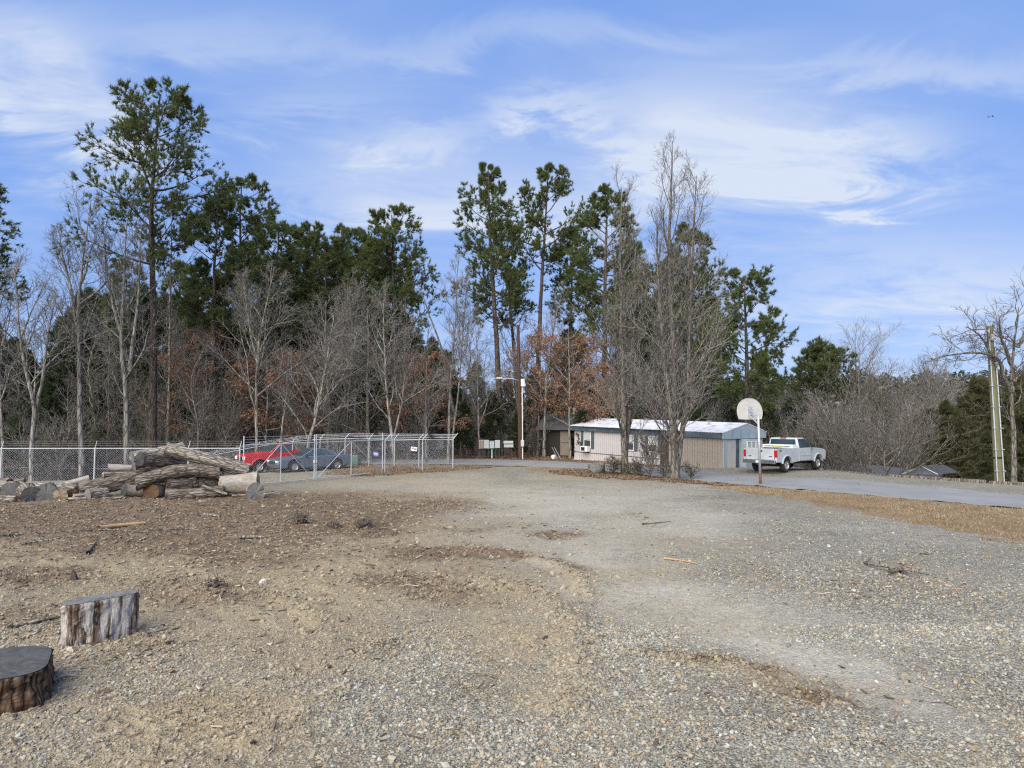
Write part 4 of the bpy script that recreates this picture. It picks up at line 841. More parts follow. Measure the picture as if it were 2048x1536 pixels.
def fence(label, pts, h, group, arm=True, arm_dir=(.5, -.6), posts=None, group_n=None, mesh_w=.0024, pr=.032):
    root = empty('chain_link_fence', (0, 0, 0), 0, label, 'fence', group)
    zs = [tz(*p) for p in pts]
    for i, (p, z) in enumerate(zip(pts, zs)):
        o = Geo().cyl((p[0], p[1], z-.2), (p[0], p[1], z+h+.04), pr, pr, 8).build('post', MAT['galv_white'], root)
        if arm: Geo().cyl((p[0], p[1], z+h+.02), (p[0]+arm_dir[0]*.38, p[1]+arm_dir[1]*.38, z+h+.36), .02, .02, 6).build('barbed_wire_arm', MAT['galv_white'], o)
        else: Geo().cyl((p[0], p[1], z+h+.02), (p[0]+arm_dir[0]*.2, p[1]+arm_dir[1]*.2, z+h+.34), .014, .014, 6).build('barbed_wire_arm', MAT['galv'], o)
    for i in range(len(pts)-1):
        a, c_ = pts[i], pts[i+1]
        Geo().cyl((a[0], a[1], zs[i]+h), (c_[0], c_[1], zs[i+1]+h), .022, .022, 6).build('top_rail', MAT['galv_white'], root)
        Geo().cyl((a[0], a[1], zs[i]+.06), (c_[0], c_[1], zs[i+1]+.06), .006, .006, 4).build('tension_wire', MAT['galv'], root)
        chain('chain_link', a, c_, zs[i]+.05, zs[i+1]+.05, h-.05, root, w=mesh_w)
        for k in range(3):
            f = (.38 if arm else .2)*(k+1)/3.1
            Geo().cyl((a[0]+arm_dir[0]*f, a[1]+arm_dir[1]*f, zs[i]+h+.1*(k+1)+.03), (c_[0]+arm_dir[0]*f, c_[1]+arm_dir[1]*f, zs[i+1]+h+.1*(k+1)+.03), .006, .006, 3).build('barbed_wire', MAT['galv'], root)
    return root
def px_on(px, Yd): p = at(px, 900, Yd); return (p.x, p.y)
GP0, GP1 = (-12.33, 31.5), (-7.46, 39.5)
fence('near chain link fence behind the log pile', [px_on(-180, 31.2), px_on(3, 31.3), px_on(190, 31.4), px_on(377, 31.45), (GP0[0]-.14, GP0[1]-.1)], 1.8, 'chain link fences', False, (.25, .3))
fence('short chain link fence from the gate to the corner post', [(GP1[0]+.12, GP1[1]+.1), px_on(845, 41.6), px_on(906, 43.2)], 1.9, 'chain link fences', True, (.75, .5))
fence('far chain link fence behind the two parked cars', [px_on(906, 43.4), px_on(838, 44.2), px_on(789, 44.8), px_on(738, 45.3), px_on(690, 46.0), px_on(640, 46.8), px_on(585, 47.5), px_on(512, 48.3), px_on(427, 49.4), px_on(335, 50.6), px_on(241, 51.9), px_on(125, 53.4), px_on(0, 55), px_on(-130, 57)], 1.85, 'chain link fences', True, (.7, .3), mesh_w=.0022, pr=.028)
def gate_leaf(label, A, B):
    root = empty('gate_leaf', (A[0], A[1], 0), 0, label, 'gate', 'double gate'); A3, B3 = Vector((0, 0, 0)), Vector((B[0]-A[0], B[1]-A[1], 0)); d = B3-A3; z0, z1, z2 = .1, 1.95, 2.36
    def P(t, z): return A3+d*t+Vector((0, 0, z))
    def bar(n_, p, q, r=.024): return Geo().cyl(p, q, r, r, 8).build(n_, MAT['galv_white'], root)
    bar('upright', P(0, z0), P(0, z2), .03); bar('upright', P(1, z0), P(1, z2), .03); bar('centre_upright', P(.5, z0), P(.5, z1))
    bar('top_rail', P(0, z1), P(1, z1)); bar('bottom_rail', P(0, z0), P(1, z0))
    bar('brace', P(.02, z0+.03), P(.49, z1-.03), .018); bar('brace', P(.98, z0+.03), P(.51, z1-.03), .018)
    chain('chain_link', A3, B3, z0, z0, z1-z0, root)
    for k in range(3): bar('barbed_wire', P(0, z1+.12*(k+1)), P(1, z1+.12*(k+1)), .006)
    Geo().box(-.05, .05, -.05, .05, .9, 1.05, Matrix.Translation(P(1 if label.startswith('left') else 0, 0))).build('latch', MAT['galv'], root)
MID = lerp(np.array(GP0), np.array(GP1), .46); dg = np.array(GP1)-np.array(GP0); dg /= np.linalg.norm(dg)
gate_leaf('left leaf of the double chain link gate beside the logs', GP0, tuple(MID-dg*.06))
gate_leaf('right leaf of the double chain link gate in front of the grey coupe', tuple(MID+dg*.06), GP1)
def sign(px_, py_, Yd, w, h, col, label, bits):
    p = at(px_, py_, Yd); root = empty('fence_sign', (p.x, p.y, p.z), 0, label, 'sign'); m = vary('sign_'+label.split()[0], col, .5, 0, .06, 4)
    Geo().box(-w/2, w/2, -.006, .006, -h/2, h/2, Matrix.Rotation(.12, 4, 'Y')).build('panel', m, root, .004)
    for (x0, x1, z0, z1, c_) in bits: Geo().box(x0*w, x1*w, -.011, -.008, z0*h, z1*h, Matrix.Rotation(.12, 4, 'Y')).build('printed_stripe', vary('sign_print', c_, .5, 0, .05, 4), root)
sign(752, 908, 44.9, .40, .32, (.05, .07, .22), 'blue sign hung on the far fence', [(-.35, .3, .12, .24, (.7, .7, .72)), (-.4, .35, -.05, .06, (.7, .7, .72)), (-.3, .3, -.26, -.16, (.7, .7, .72))])
sign(828, 898, 44.1, .40, .26, (.68, .67, .65), 'white sign hung near the fence corner', [(-.36, -.05, .05, .3, (.4, .08, .06)), (.0, .38, -.2, .2, (.25, .25, .27))])

# ------------------------------------------------------------------ logs
def log(name, A, B, r0, r1, mat, e0, e1, label, bend=0, seed=1, S=22, K=18, rough=.07, flat=1.0, cat='log', group='logs of the log pile', stubs=(), up_bend=False):
    A, B = Vector(A), Vector(B); d = B-A; Ln = d.length; q = d.to_track_quat('Z', 'Y')
    r = np.random.default_rng(seed); t = np.linspace(0, 1, K); th = np.arange(S)*2*math.pi/S
    lob = sum(r.normal(0, .035)*np.cos(k*th[None]+r.uniform(0, 6.28)+t[:, None]*r.uniform(-2, 2)) for k in (2, 3, 4, 5))
    nz = r.normal(0, rough*.35, (K, S)) + (fbm(np.cos(th)[None]*3+seed*3+np.zeros((K, 1)), np.sin(th)[None]*3+t[:, None]*Ln*1.1, seed)-.5)*rough*2.2
    rr_ = (lerp(r0, r1, t) + .10*r0*np.exp(-t*8))[:, None]*(1+lob+nz)
    cx = bend*np.sin(math.pi*t); ang = r.uniform(0, 6.28)
    if up_bend: wv = q.inverted() @ Vector((0, 0, 1)); ang = math.atan2(wv.y, wv.x)
    x = rr_*np.cos(th)[None] + (cx*math.cos(ang))[:, None]; y = rr_*np.sin(th)[None]*flat + (cx*math.sin(ang))[:, None]
    z = np.repeat(t[:, None]*Ln, S, 1); z[0] += r.normal(0, .015, S); z[-1] += r.normal(0, .015, S)
    v = np.stack([x, y, z], -1).reshape(-1, 3); i = np.arange(K*S).reshape(K, S); j = np.roll(i, -1, 1)
    f = np.stack([i[:-1], j[:-1], j[1:], i[1:]], -1).reshape(-1, 4)
    root = link(name, raw_mesh(name, v, f, True), None, A, None, MAT[mat]); root.rotation_mode = 'QUATERNION'; root.rotation_quaternion = q
    tag(root, label, cat, group)
    for ring, zc, em, flip in ((0, 0, e0, 1), (K-1, Ln, e1, -1)):
        pts = v.reshape(K, S, 3)[ring]*np.array((.985, .985, 1)) - np.array((0, 0, zc)); c0 = pts.mean(0); mid = (pts+c0)/2 + np.array((0, 0, -flip*.006))
        vv = np.concatenate([pts, mid, [c0]]); ff = [(k, (k+1) % S, S+(k+1) % S, S+k) for k in range(S)] + [(S+k, S+(k+1) % S, 2*S) for k in range(S)]
        me = bpy.data.meshes.new('cut_face'); me.from_pydata([tuple(p) for p in vv], [], [f_[::-1] if flip > 0 else f_ for f_ in ff]); me.update()
        link('cut_face', me, root, (0, 0, zc-flip*.002), mat=MAT[em])
    for (ts, a, l, rs_) in stubs:
        Geo().cyl((0, 0, ts*Ln), (math.cos(a)*l, math.sin(a)*l, ts*Ln+l*.3), rs_*1.25, rs_, 12).build('branch_stub', MAT[mat], root, .01, True)
    return root
def LG(x0, y0, Y0, x1, y1, Y1, r0, r1, mat, e0, e1, label, **kw):
    A = at(x0/3.657, 860+y0/3.657, Y0); B = at(x1/3.657, 860+y1/3.657, Y1)
    A.z = max(A.z, r0/3.657*Y0/FPX*.85); B.z = max(B.z, r1/3.657*Y1/FPX*.85)
    LG.n = getattr(LG, 'n', 0)+1
    r0, r1 = (r0*1.17, r1*1.17) if min(r0, r1) > 20 else (r0, r1)
    return log('log', A, B, r0/3.657*Y0/FPX, r1/3.657*Y1/FPX, mat, e0, e1, label, seed=LG.n, **kw)
LG(970, 225, 27.9, 1345, 140, 29.2, 56, 46, 'log_bark_pale', 'end_grey', 'end_grey', 'pale thick log on top of the pile, left of centre')
LG(1020, 214, 27.2, 1330, 240, 29.0, 42, 44, 'log_bark', 'end_dark', 'end_dark', 'log with a black oval cut end near the top of the pile')
LG(1215, 138, 27.9, 1815, 300, 28.7, 36, 42, 'log_bark_pale', 'end_dark', 'end_tan', 'long pale log sloping down the right side of the pile', bend=.12, K=26)
LG(1000, 392, 27.1, 1610, 318, 28.2, 44, 40, 'log_bark', 'end_dark', 'end_grey', 'long brown log with a branch stub across the middle of the pile', bend=.30, K=28, up_bend=True, stubs=((.66, -1.2, .42, .12), (.42, 1.6, .3, .09)))
LG(1215, 392, 27.6, 1625, 388, 28.7, 46, 46, 'log_bark', 'end_brown', 'end_brown', 'brown log with a reddish brown cut end low in the pile')
LG(1215, 480, 26.9, 1640, 446, 27.5, 36, 38, 'log_bark', 'end_brown', 'end_grey', 'slightly curved front log lying on the ground at the pile', bend=.08)
LG(1610, 400, 27.7, 1890, 385, 28.0, 48, 68, 'log_bark_grey', 'end_brown', 'end_tan', 'thick smooth grey log at the right end of the pile', rough=.03)
LG(1868, 480, 27.0, 1860, 462, 27.6, 54, 52, 'log_bark_grey', 'end_grey', 'end_grey', 'grey sawn disc leaning against the right end of the pile', K=6)
LG(1105, 450, 27.2, 1215, 445, 28.4, 45, 45, 'log_bark_grey', 'end_brown', 'end_grey', 'short grey log under the middle of the pile', rough=.03)
LG(905, 438, 27.4, 1040, 490, 28.0, 36, 36, 'log_bark_grey', 'end_dark', 'end_dark', 'short dark ended log at the left foot of the pile', rough=.03)
LG(585, 452, 27.6, 1010, 350, 28.7, 50, 50, 'log_bark', 'end_brown', 'end_brown', 'thick brown log sloping up from the left of the pile', K=24)
LG(1000, 330, 28.7, 1420, 330, 29.5, 52, 50, 'log_bark', 'end_dark', 'end_dark', 'shadowed brown log in the heart of the pile')
LG(790, 281, 28.6, 960, 284, 29.0, 27, 25, 'log_bark_grey', 'end_brown', 'end_dark', 'short mossy log resting behind the pile at left')
LG(755, 326, 28.0, 940, 322, 28.7, 17, 15, 'log_bark_pale', 'end_tan', 'end_tan', 'thin pale log under the short mossy log')
LG(480, 398, 28.5, 655, 352, 28.9, 28, 30, 'log_bark_grey', 'end_dark', 'end_grey', 'pale split log lying behind the long pale log', flat=.6)
LG(-90, 412, 28.3, 565, 432, 28.0, 30, 28, 'log_bark_pale', 'end_tan', 'end_tan', 'long straight pale log at the far left', bend=.06, K=26, stubs=((.45, .9, .2, .07),))
LG(455, 452, 27.6, 522, 492, 27.1, 34, 36, 'log_bark', 'end_brown', 'end_brown', 'knotty brown log end below the long pale log')
LG(82, 502, 26.8, 96, 490, 27.7, 58, 56, 'log_bark', 'end_grey', 'end_grey', 'large grey faced round lying at the far left', K=8)
LG(222, 548, 26.4, 188, 444, 26.7, 50, 54, 'log_bark', 'end_grey', 'end_grey', 'brown barked round standing tilted between two grey faced rounds', K=10)
LG(335, 505, 26.7, 352, 490, 27.6, 56, 54, 'log_bark', 'end_grey', 'end_grey', 'grey faced round right of the tilted standing round', K=8)
LG(442, 506, 26.7, 430, 494, 27.5, 36, 36, 'log_bark_pale', 'end_tan', 'end_tan', 'small tan faced round left of the knotty log end', K=8)
LG(540, 496, 26.9, 628, 500, 27.2, 21, 20, 'log_bark_pale', 'end_tan', 'end_tan', 'small pale chunk right of the knotty log end', K=8)
LG(500, 536, 26.4, 628, 534, 26.6, 15, 15, 'log_bark_pale', 'end_tan', 'end_tan', 'flat pale slab in front of the small log chunks', K=8, flat=.7)
LG(640, 506, 26.9, 778, 490, 27.5, 36, 34, 'log_bark_pale', 'end_grey', 'end_grey', 'short log left of the thick brown sloping log', K=10)
LG(680, 472, 27.4, 748, 432, 27.9, 34, 32, 'log_bark', 'end_tan', 'end_tan', 'stubby brown log propped on the short log', K=10)
LG(758, 530, 26.6, 908, 506, 27.1, 19, 17, 'log_bark_pale', 'end_tan', 'end_tan', 'curved pale slab of bark in front of the pile', K=10, bend=.05, flat=.5)
LG(-60, 384, 29.0, 70, 388, 29.0, 32, 30, 'log_bark_pale', 'end_brown', 'end_brown', 'pale log half hidden at the left edge', K=10)
LG(112, 386, 28.9, 178, 381, 29.0, 26, 25, 'log_bark', 'end_brown', 'end_brown', 'brown chunk behind the long straight pale log', K=8)
LG(-40, 545, 26.0, 115, 540, 26.2, 24, 22, 'log_bark_pale', 'end_tan', 'end_tan', 'pale weathered log at the lower left of the pile', K=10)
LG(1700, 478, 26.9, 2050, 459, 27.2, 8, 6, 'log_bark_pale', 'end_tan', 'end_tan', 'thin straight pole lying right of the pile', K=14, bend=.06)
LG(1480, 410, 27.0, 1660, 468, 27.2, 10, 9, 'log_bark_pale', 'end_tan', 'end_tan', 'short pale stick leaning on the front log', K=8)

# stumps in the foreground
def stump(name, x, y, rx, ry, h, rz, mat, em, label, seed, tilt=0, S=110, K=40, depth=.045, furrow=26):
    r = np.random.default_rng(seed); th = np.arange(S)*2*math.pi/S; t = np.linspace(0, 1, K); cs, sn = np.cos(th), np.sin(th)
    pw = .75; ex = np.sign(cs)*np.abs(cs)**pw*rx; ey = np.sign(sn)*np.abs(sn)**pw*ry
    al = 1 + .07*np.cos(2*th+r.uniform(0, 6)) + .05*np.cos(3*th+r.uniform(0, 6))
    u_ = th[None]*furrow/6.28 + (fbm(th[None]*2+np.zeros((K, 1)), t[:, None]*2+np.zeros((1, S)), seed)-.5)*2.4
    fur = fbm(u_, t[:, None]*1.6+np.zeros((1, S)), seed+3, 3); fur = np.clip((fur-.36)*3.2, 0, 1)
    plate = (fbm(u_*.5+9, t[:, None]*3+np.zeros((1, S)), seed+9, 3) > .55)*.35
    off = (fur+plate-.7)*depth; off[-1] = off[-2] = -depth*.15
    nrm = np.sqrt(ex**2+ey**2)
    x_ = (ex*al/nrm)[None]*(nrm[None]+off); y_ = (ey*al/nrm)[None]*(nrm[None]+off); z_ = np.repeat((t*h)[:, None], S, 1) + (tilt*x_)*t[:, None]; z_[0] -= .04
    flare = 1+.05*np.exp(-t*6)[:, None]; v = np.stack([x_*flare, y_*flare, z_], -1).reshape(-1, 3); i = np.arange(K*S).reshape(K, S); j = np.roll(i, -1, 1)
    f = np.stack([i[:-1], j[:-1], j[1:], i[1:]], -1).reshape(-1, 4)
    zg = gz(x, y); root = link(name, raw_mesh(name, v, f, False), None, (x, y, zg-.03), (0, 0, rz), MAT[mat]); tag(root, label, 'stump', 'cut stumps in the foreground')
    ring = v.reshape(K, S, 3)[-1]; c0 = ring.mean(0); nr_ = 9; vs = []
    for k in range(nr_):
        g_ = 1-k/nr_; vs.append(c0+(ring-c0)*g_*.99+np.array((0, 0, .004))+np.stack([np.zeros(S), np.zeros(S), (fbm(ring[:, 0]*g_*16, ring[:, 1]*g_*16, seed, 3)-.5)*.03*(k > 0)], -1))
    vs = np.concatenate(vs+[[c0+np.array((0, 0, .004))]]) - np.array((0, 0, h)); ff = []
    for k in range(nr_-1): ff += [(k*S+m, k*S+(m+1) % S, (k+1)*S+(m+1) % S, (k+1)*S+m) for m in range(S)]
    ff += [((nr_-1)*S+m, (nr_-1)*S+(m+1) % S, nr_*S) for m in range(S)]
    me = bpy.data.meshes.new('cut_face'); me.from_pydata([tuple(p) for p in vs], [], ff); me.update(); link('cut_face', me, root, (0, 0, h), mat=MAT[em])
    return root
a_, c_ = gnd(122, 1297), gnd(272, 1269)
mid = (a_+c_)/2; wid = (c_-a_).length/2; yaw = math.atan2(c_.y-a_.y, c_.x-a_.x)
stump('tree_stump', mid.x-.10, mid.y+.13, wid*1.02, .20, .63, yaw, 'stump_bark', 'end_grey', 'upright slab of stump with white streaked peeling bark', 31, 0.02)
p = gnd(-28, 1415); stump('tree_stump', p.x-.16, p.y+.22, .66, .56, .40, .5, 'stump_bark_dark', 'end_mid', 'low wide stump with a dark grey sawn top at the lower left corner', 33, -.02)

# ------------------------------------------------------------------ vehicles
def wheel(parent, x, y, r, w, side, spokes=5):
    M = Matrix.Translation((x, y, r)) @ Matrix.Diagonal((1, side, 1, 1))
    h = w/2
    t = Geo().lathe([(r*.60, h*.7), (r*.68, h*.95), (r*.88, h), (r*.97, h*.82), (r, h*.55), (r, -h*.55), (r*.96, -h*.85), (r*.85, -h), (r*.6, -h)], 30, M).build('wheel', MAT['rubber'], parent, 0, True)
    g = Geo().lathe([(r*.60, h*.72), (r*.585, h*.9), (r*.54, h*.75), (r*.50, h*.35), (.001, h*.3)], 26, M)
    for k in range(spokes):
        a = 6.283*k/spokes; R_m = M @ Matrix.Rotation(a, 4, 'Y'); g.hexa([R_m @ Vector(q) for q in ((-r*.10, h*.3, r*.08), (r*.10, h*.3, r*.08), (r*.075, h*.3, r*.56), (-r*.075, h*.3, r*.56))], [R_m @ Vector(q) for q in ((-r*.08, h*.62, r*.08), (r*.08, h*.62, r*.08), (r*.055, h*.72, r*.55), (-r*.055, h*.72, r*.55))])
    g.lathe([(r*.17, h*.3), (r*.16, h*.75), (.001, h*.8)], 16, M)
    g.build('rim', MAT['rim_steel'], t, 0, False)
    return t
def arc(cx, cz, r, a0, a1, n=9): return [(cx+r*math.cos(math.radians(lerp(a0, a1, k/(n-1)))), cz+r*math.sin(math.radians(lerp(a0, a1, k/(n-1))))) for k in range(n)]
def slab(g, pts3): return g
def glass_poly(parent, pts, name='window', mat='tint_glass', trim=True):
    """pts: planar outline; a pane a few mm thick with a dark rubber surround behind it"""
    v_ = [Vector(p) for p in pts]; n_ = (v_[1]-v_[0]).cross(v_[2]-v_[0]).normalized(); c0 = sum(v_, Vector())/len(v_)
    g = Geo(); k = len(v_); g.add([p+n_*.006 for p in v_]+[p-n_*.01 for p in v_], [tuple(range(k))]+[(i, k+i, k+(i+1) % k, (i+1) % k) for i in range(k)])
    o = g.build(name, MAT[mat], parent)
    if trim:
        b_ = [c0+(p-c0)*1.05 for p in v_]; g = Geo(); g.add([p+n_*.003 for p in b_]+[p-n_*.01 for p in b_], [tuple(range(k))]+[(i, k+i, k+(i+1) % k, (i+1) % k) for i in range(k)]); g.build('window_seal', MAT['black'], o)
    return o
def pickup(name, loc, rz, label, paint, scale=1.0, toolbox=False, bed_len=2.45, zoff=.0, text44=False):
    root = empty(name, loc, rz, label, 'pickup'); root.scale = (scale,)*3
    m = MAT[paint]; hw = .96; ra, fa = -1.75, 1.78; zb = .56; wr = .385; belt = 1.27
    # cab lower + bonnet + front wings: outline with the front wheel arch cut in
    out = [(-.42, zb), (fa-.52, zb)] + arc(fa, wr+.03, .50, 170, 10, 11) + [(fa+.58, zb), (2.62, zb+.02), (2.70, .72), (2.72, 1.0), (2.66, 1.13), (2.2, 1.20), (1.35, 1.27), (1.16, belt+.02), (-.42, belt)]
    Geo().prism(out, -hw, hw).build('cab', m, root, .05, False, seg=3)
    # bed: two sides with wheel arches, floor, headboard, tailgate
    bx0 = ra-1.12
    side = [(bx0, zb+.02), (ra-.50, zb)] + arc(ra, wr+.03, .50, 170, 10, 11) + [(-.47, zb), (-.47, belt+.03), (bx0+.02, belt+.03)]
    for s in (-1, 1):
        o = Geo().prism(side, min(s*hw, s*(hw-.10)), max(s*hw, s*(hw-.10))).build('bed_side', m, root, .03)
        g = Geo()
        for ax in (ra,):
            pts = arc(ax, wr+.03, .56, 172, 8, 13); inn = arc(ax, wr+.03, .49, 172, 8, 13)
            for k in range(12): g.hexa([(pts[k][0], s*(hw-.02), pts[k][1]), (pts[k+1][0], s*(hw-.02), pts[k+1][1]), (inn[k+1][0], s*(hw-.02), inn[k+1][1]), (inn[k][0], s*(hw-.02), inn[k][1])], [(pts[k][0], s*(hw+.006), pts[k][1]), (pts[k+1][0], s*(hw+.006), pts[k+1][1]), (inn[k+1][0], s*(hw+.04), inn[k+1][1]), (inn[k][0], s*(hw+.04), inn[k][1])])
        g.build('wheel_arch_lip', m, o)
        g = Geo(); pts = arc(fa, wr+.03, .56, 172, 8, 13); inn = arc(fa, wr+.03, .49, 172, 8, 13)
        for k in range(12): g.hexa([(pts[k][0], s*(hw-.02), pts[k][1]), (pts[k+1][0], s*(hw-.02), pts[k+1][1]), (inn[k+1][0], s*(hw-.02), inn[k+1][1]), (inn[k][0], s*(hw-.02), inn[k][1])], [(pts[k][0], s*(hw+.006), pts[k][1]), (pts[k+1][0], s*(hw+.006), pts[k+1][1]), (inn[k+1][0], s*(hw+.04), inn[k+1][1]), (inn[k][0], s*(hw+.04), inn[k][1])])
        g.build('wheel_arch_lip', m, root)
        # door seam, handle, moulding
        d = Geo()
        for (x0, x1, z0, z1) in ((-.36, -.348, zb+.04, belt), (.93, .942, zb+.04, belt-.02), (-.36, .94, zb+.03, zb+.042)): d.box(x0, x1, s*hw-.003, s*hw+.003, z0, z1)
        do = d.build('door_seam', MAT['black'], root)
        Geo().box(-.28, -.12, s*hw+.002, s*(hw)+s*.02 if s > 0 else s*hw-.002, belt-.17, belt-.13).build('door_handle', m, root) if s > 0 else Geo().box(-.28, -.12, -hw-.02, -hw-.002, belt-.17, belt-.13).build('door_handle', m, root)
        y0, y1 = sorted((s*(hw+.002), s*(hw+.018))); Geo().box(-.33, .9, y0, y1, .86, .90).build('side_moulding', m, root, .006)
        y0, y1 = sorted((s*(hw+.02), s*(hw+.22))); Geo().box(.86, .98, y0, y1, belt+.02, belt+.22).build('wing_mirror', MAT['black'], root, .03)
        y0, y1 = sorted((s*(hw-.13), s*(hw+.012))); Geo().box(bx0-.012, bx0+.10, y0, y1, .84, belt-.05).build('tail_lamp', MAT['tail_red'], root, .015)
        y0, y1 = sorted((s*.52, s*(hw-.02))); Geo().box(2.66, 2.735, y0, y1, .86, 1.06).build('headlamp', MAT['white_plastic'], root, .02)
    Geo().box(bx0+.1, -.47, -hw+.1, hw-.1, .74, .80).build('bed_floor', MAT['under'], root)
    tg = Geo().box(bx0-.005, bx0+.07, -hw+.135, hw-.135, .70, belt+.035).build('tailgate', m, root, .02)
    Geo().box(bx0-.014, bx0-.006, -.16, .10, belt-.16, belt-.07).build('handle', MAT['black'], tg, .003)
    for yy_ in (-.62, .58): Geo().box(bx0-.011, bx0-.0055, yy_-.09, yy_+.09, .86, .90).build('badge', MAT['black'], tg)
    bp_ = Geo().box(bx0-.16, bx0+.02, -hw+.02, hw-.02, .50, .70).build('rear_bumper', MAT['chrome'], root, .03)
    Geo().box(bx0-.167, bx0-.161, -.15, .15, .54, .66).build('number_plate', MAT['white_plastic'], bp_)
    Geo().box(bx0-.28, bx0-.1, -.05, .05, .44, .50).build('tow_hitch', MAT['under'], root)
    Geo().box(2.66, 2.80, -hw+.03, hw-.03, .50, .70).build('front_bumper', MAT['chrome'], root, .03)
    Geo().box(2.70, 2.735, -.5, .5, .76, 1.04).build('grille', MAT['black'], root, .01)
    # greenhouse
    x0, x1, t0_, t1_, zt, yb, yt = -.42, 1.17, -.36, .42, 1.84, hw-.03, hw-.16
    bt = [(x0, -yb, belt-.01), (x1, -yb, belt-.01), (x1, yb, belt-.01), (x0, yb, belt-.01)]; tp = [(t0_, -yt, zt), (t1_, -yt, zt), (t1_, yt, zt), (t0_, yt, zt)]
    Geo().hexa(bt, tp).build('cab_roof', m, root, .07, False, seg=3)
    def mixp(a, c, t): return tuple(lerp(a[k], c[k], t) for k in range(3))
    def panel(p00, p10, p11, p01, ins, out_, nm):
        n_ = (Vector(p10)-Vector(p00)).cross(Vector(p01)-Vector(p00)).normalized()*out_
        def q(u_, v_): a = Vector(mixp(p00, p10, u_)); c = Vector(mixp(p01, p11, u_)); return a.lerp(c, v_)+n_
        return glass_poly(root, [q(ins[0], ins[2]), q(ins[1], ins[2]), q(ins[1], ins[3]), q(ins[0], ins[3])], nm)
    panel(bt[3], bt[0], tp[0], tp[3], (.09, .91, .14, .84), .005, 'rear_window')
    panel(bt[1], bt[2], tp[2], tp[1], (.06, .94, .10, .92), .005, 'windscreen')
    panel(bt[0], bt[1], tp[1], tp[0], (.10, .90, .08, .88), .005, 'side_window'); panel(bt[2], bt[3], tp[3], tp[2], (.10, .90, .08, .88), .005, 'side_window')
    Geo().box(t0_-.03, t0_+.06, -.17, .17, zt-.045, zt+.012).build('brake_lamp', MAT['tail_red'], root, .01)
    Geo().box(bx0+.3, 2.5, -.62, .62, .40, .60).box(ra-.1, ra+.1, -.8, .8, .30, .46).box(fa-.08, fa+.08, -.8, .8, .32, .44).build('underbody', MAT['under'], root, .02)
    for ax in (ra, fa):
        for s in (-1, 1):
            wheel(root, ax, s*(hw-.15), wr, .27, s)
    if toolbox:
        tb = Geo().box(-1.02, -.52, -hw+.06, hw-.06, belt+.02, belt+.20).build('toolbox', MAT['white_plastic'], root, .015)
        Geo().box(-1.045, -1.021, -hw+.2, hw-.2, belt+.11, belt+.135).build('rail', MAT['chrome'], tb); Geo().box(-1.05, -1.022, -.25, .25, belt+.03, belt+.10).build('warning_label', MAT['yellow'], tb)
    if text44:
        cu = bpy.data.curves.new('letters', 'FONT'); cu.body = '4X4'; cu.size = .17; cu.extrude = .002; to = bpy.data.objects.new('letters', cu); COL.objects.link(to); dg_ = bpy.context.evaluated_depsgraph_get(); me = bpy.data.meshes.new_from_object(to.evaluated_get(dg_)); bpy.data.objects.remove(to)
        o = link('lettering', me, root, (bx0+.28, -hw-.004, belt-.14), (math.pi/2, 0, 0), MAT['black'])
    return root
th_ = math.radians(50)      # heading clockwise from the view direction
tx, ty = 15.5+.75, 39.6+.95
pickup('pickup_truck', (tx, ty, tz(tx, ty)), math.pi/2-th_, 'silver pickup with a toolbox in its bed parked beyond the road', 'silver', 1.04, True, text44=True)
def headto(dx, dy): return math.atan2(dy, dx)
pickup('pickup_truck', (-14.7, 43.7, tz(-14.7, 43.7)), headto(-.77, -.64), 'red pickup parked behind the chain link gate', 'red_paint', .95)
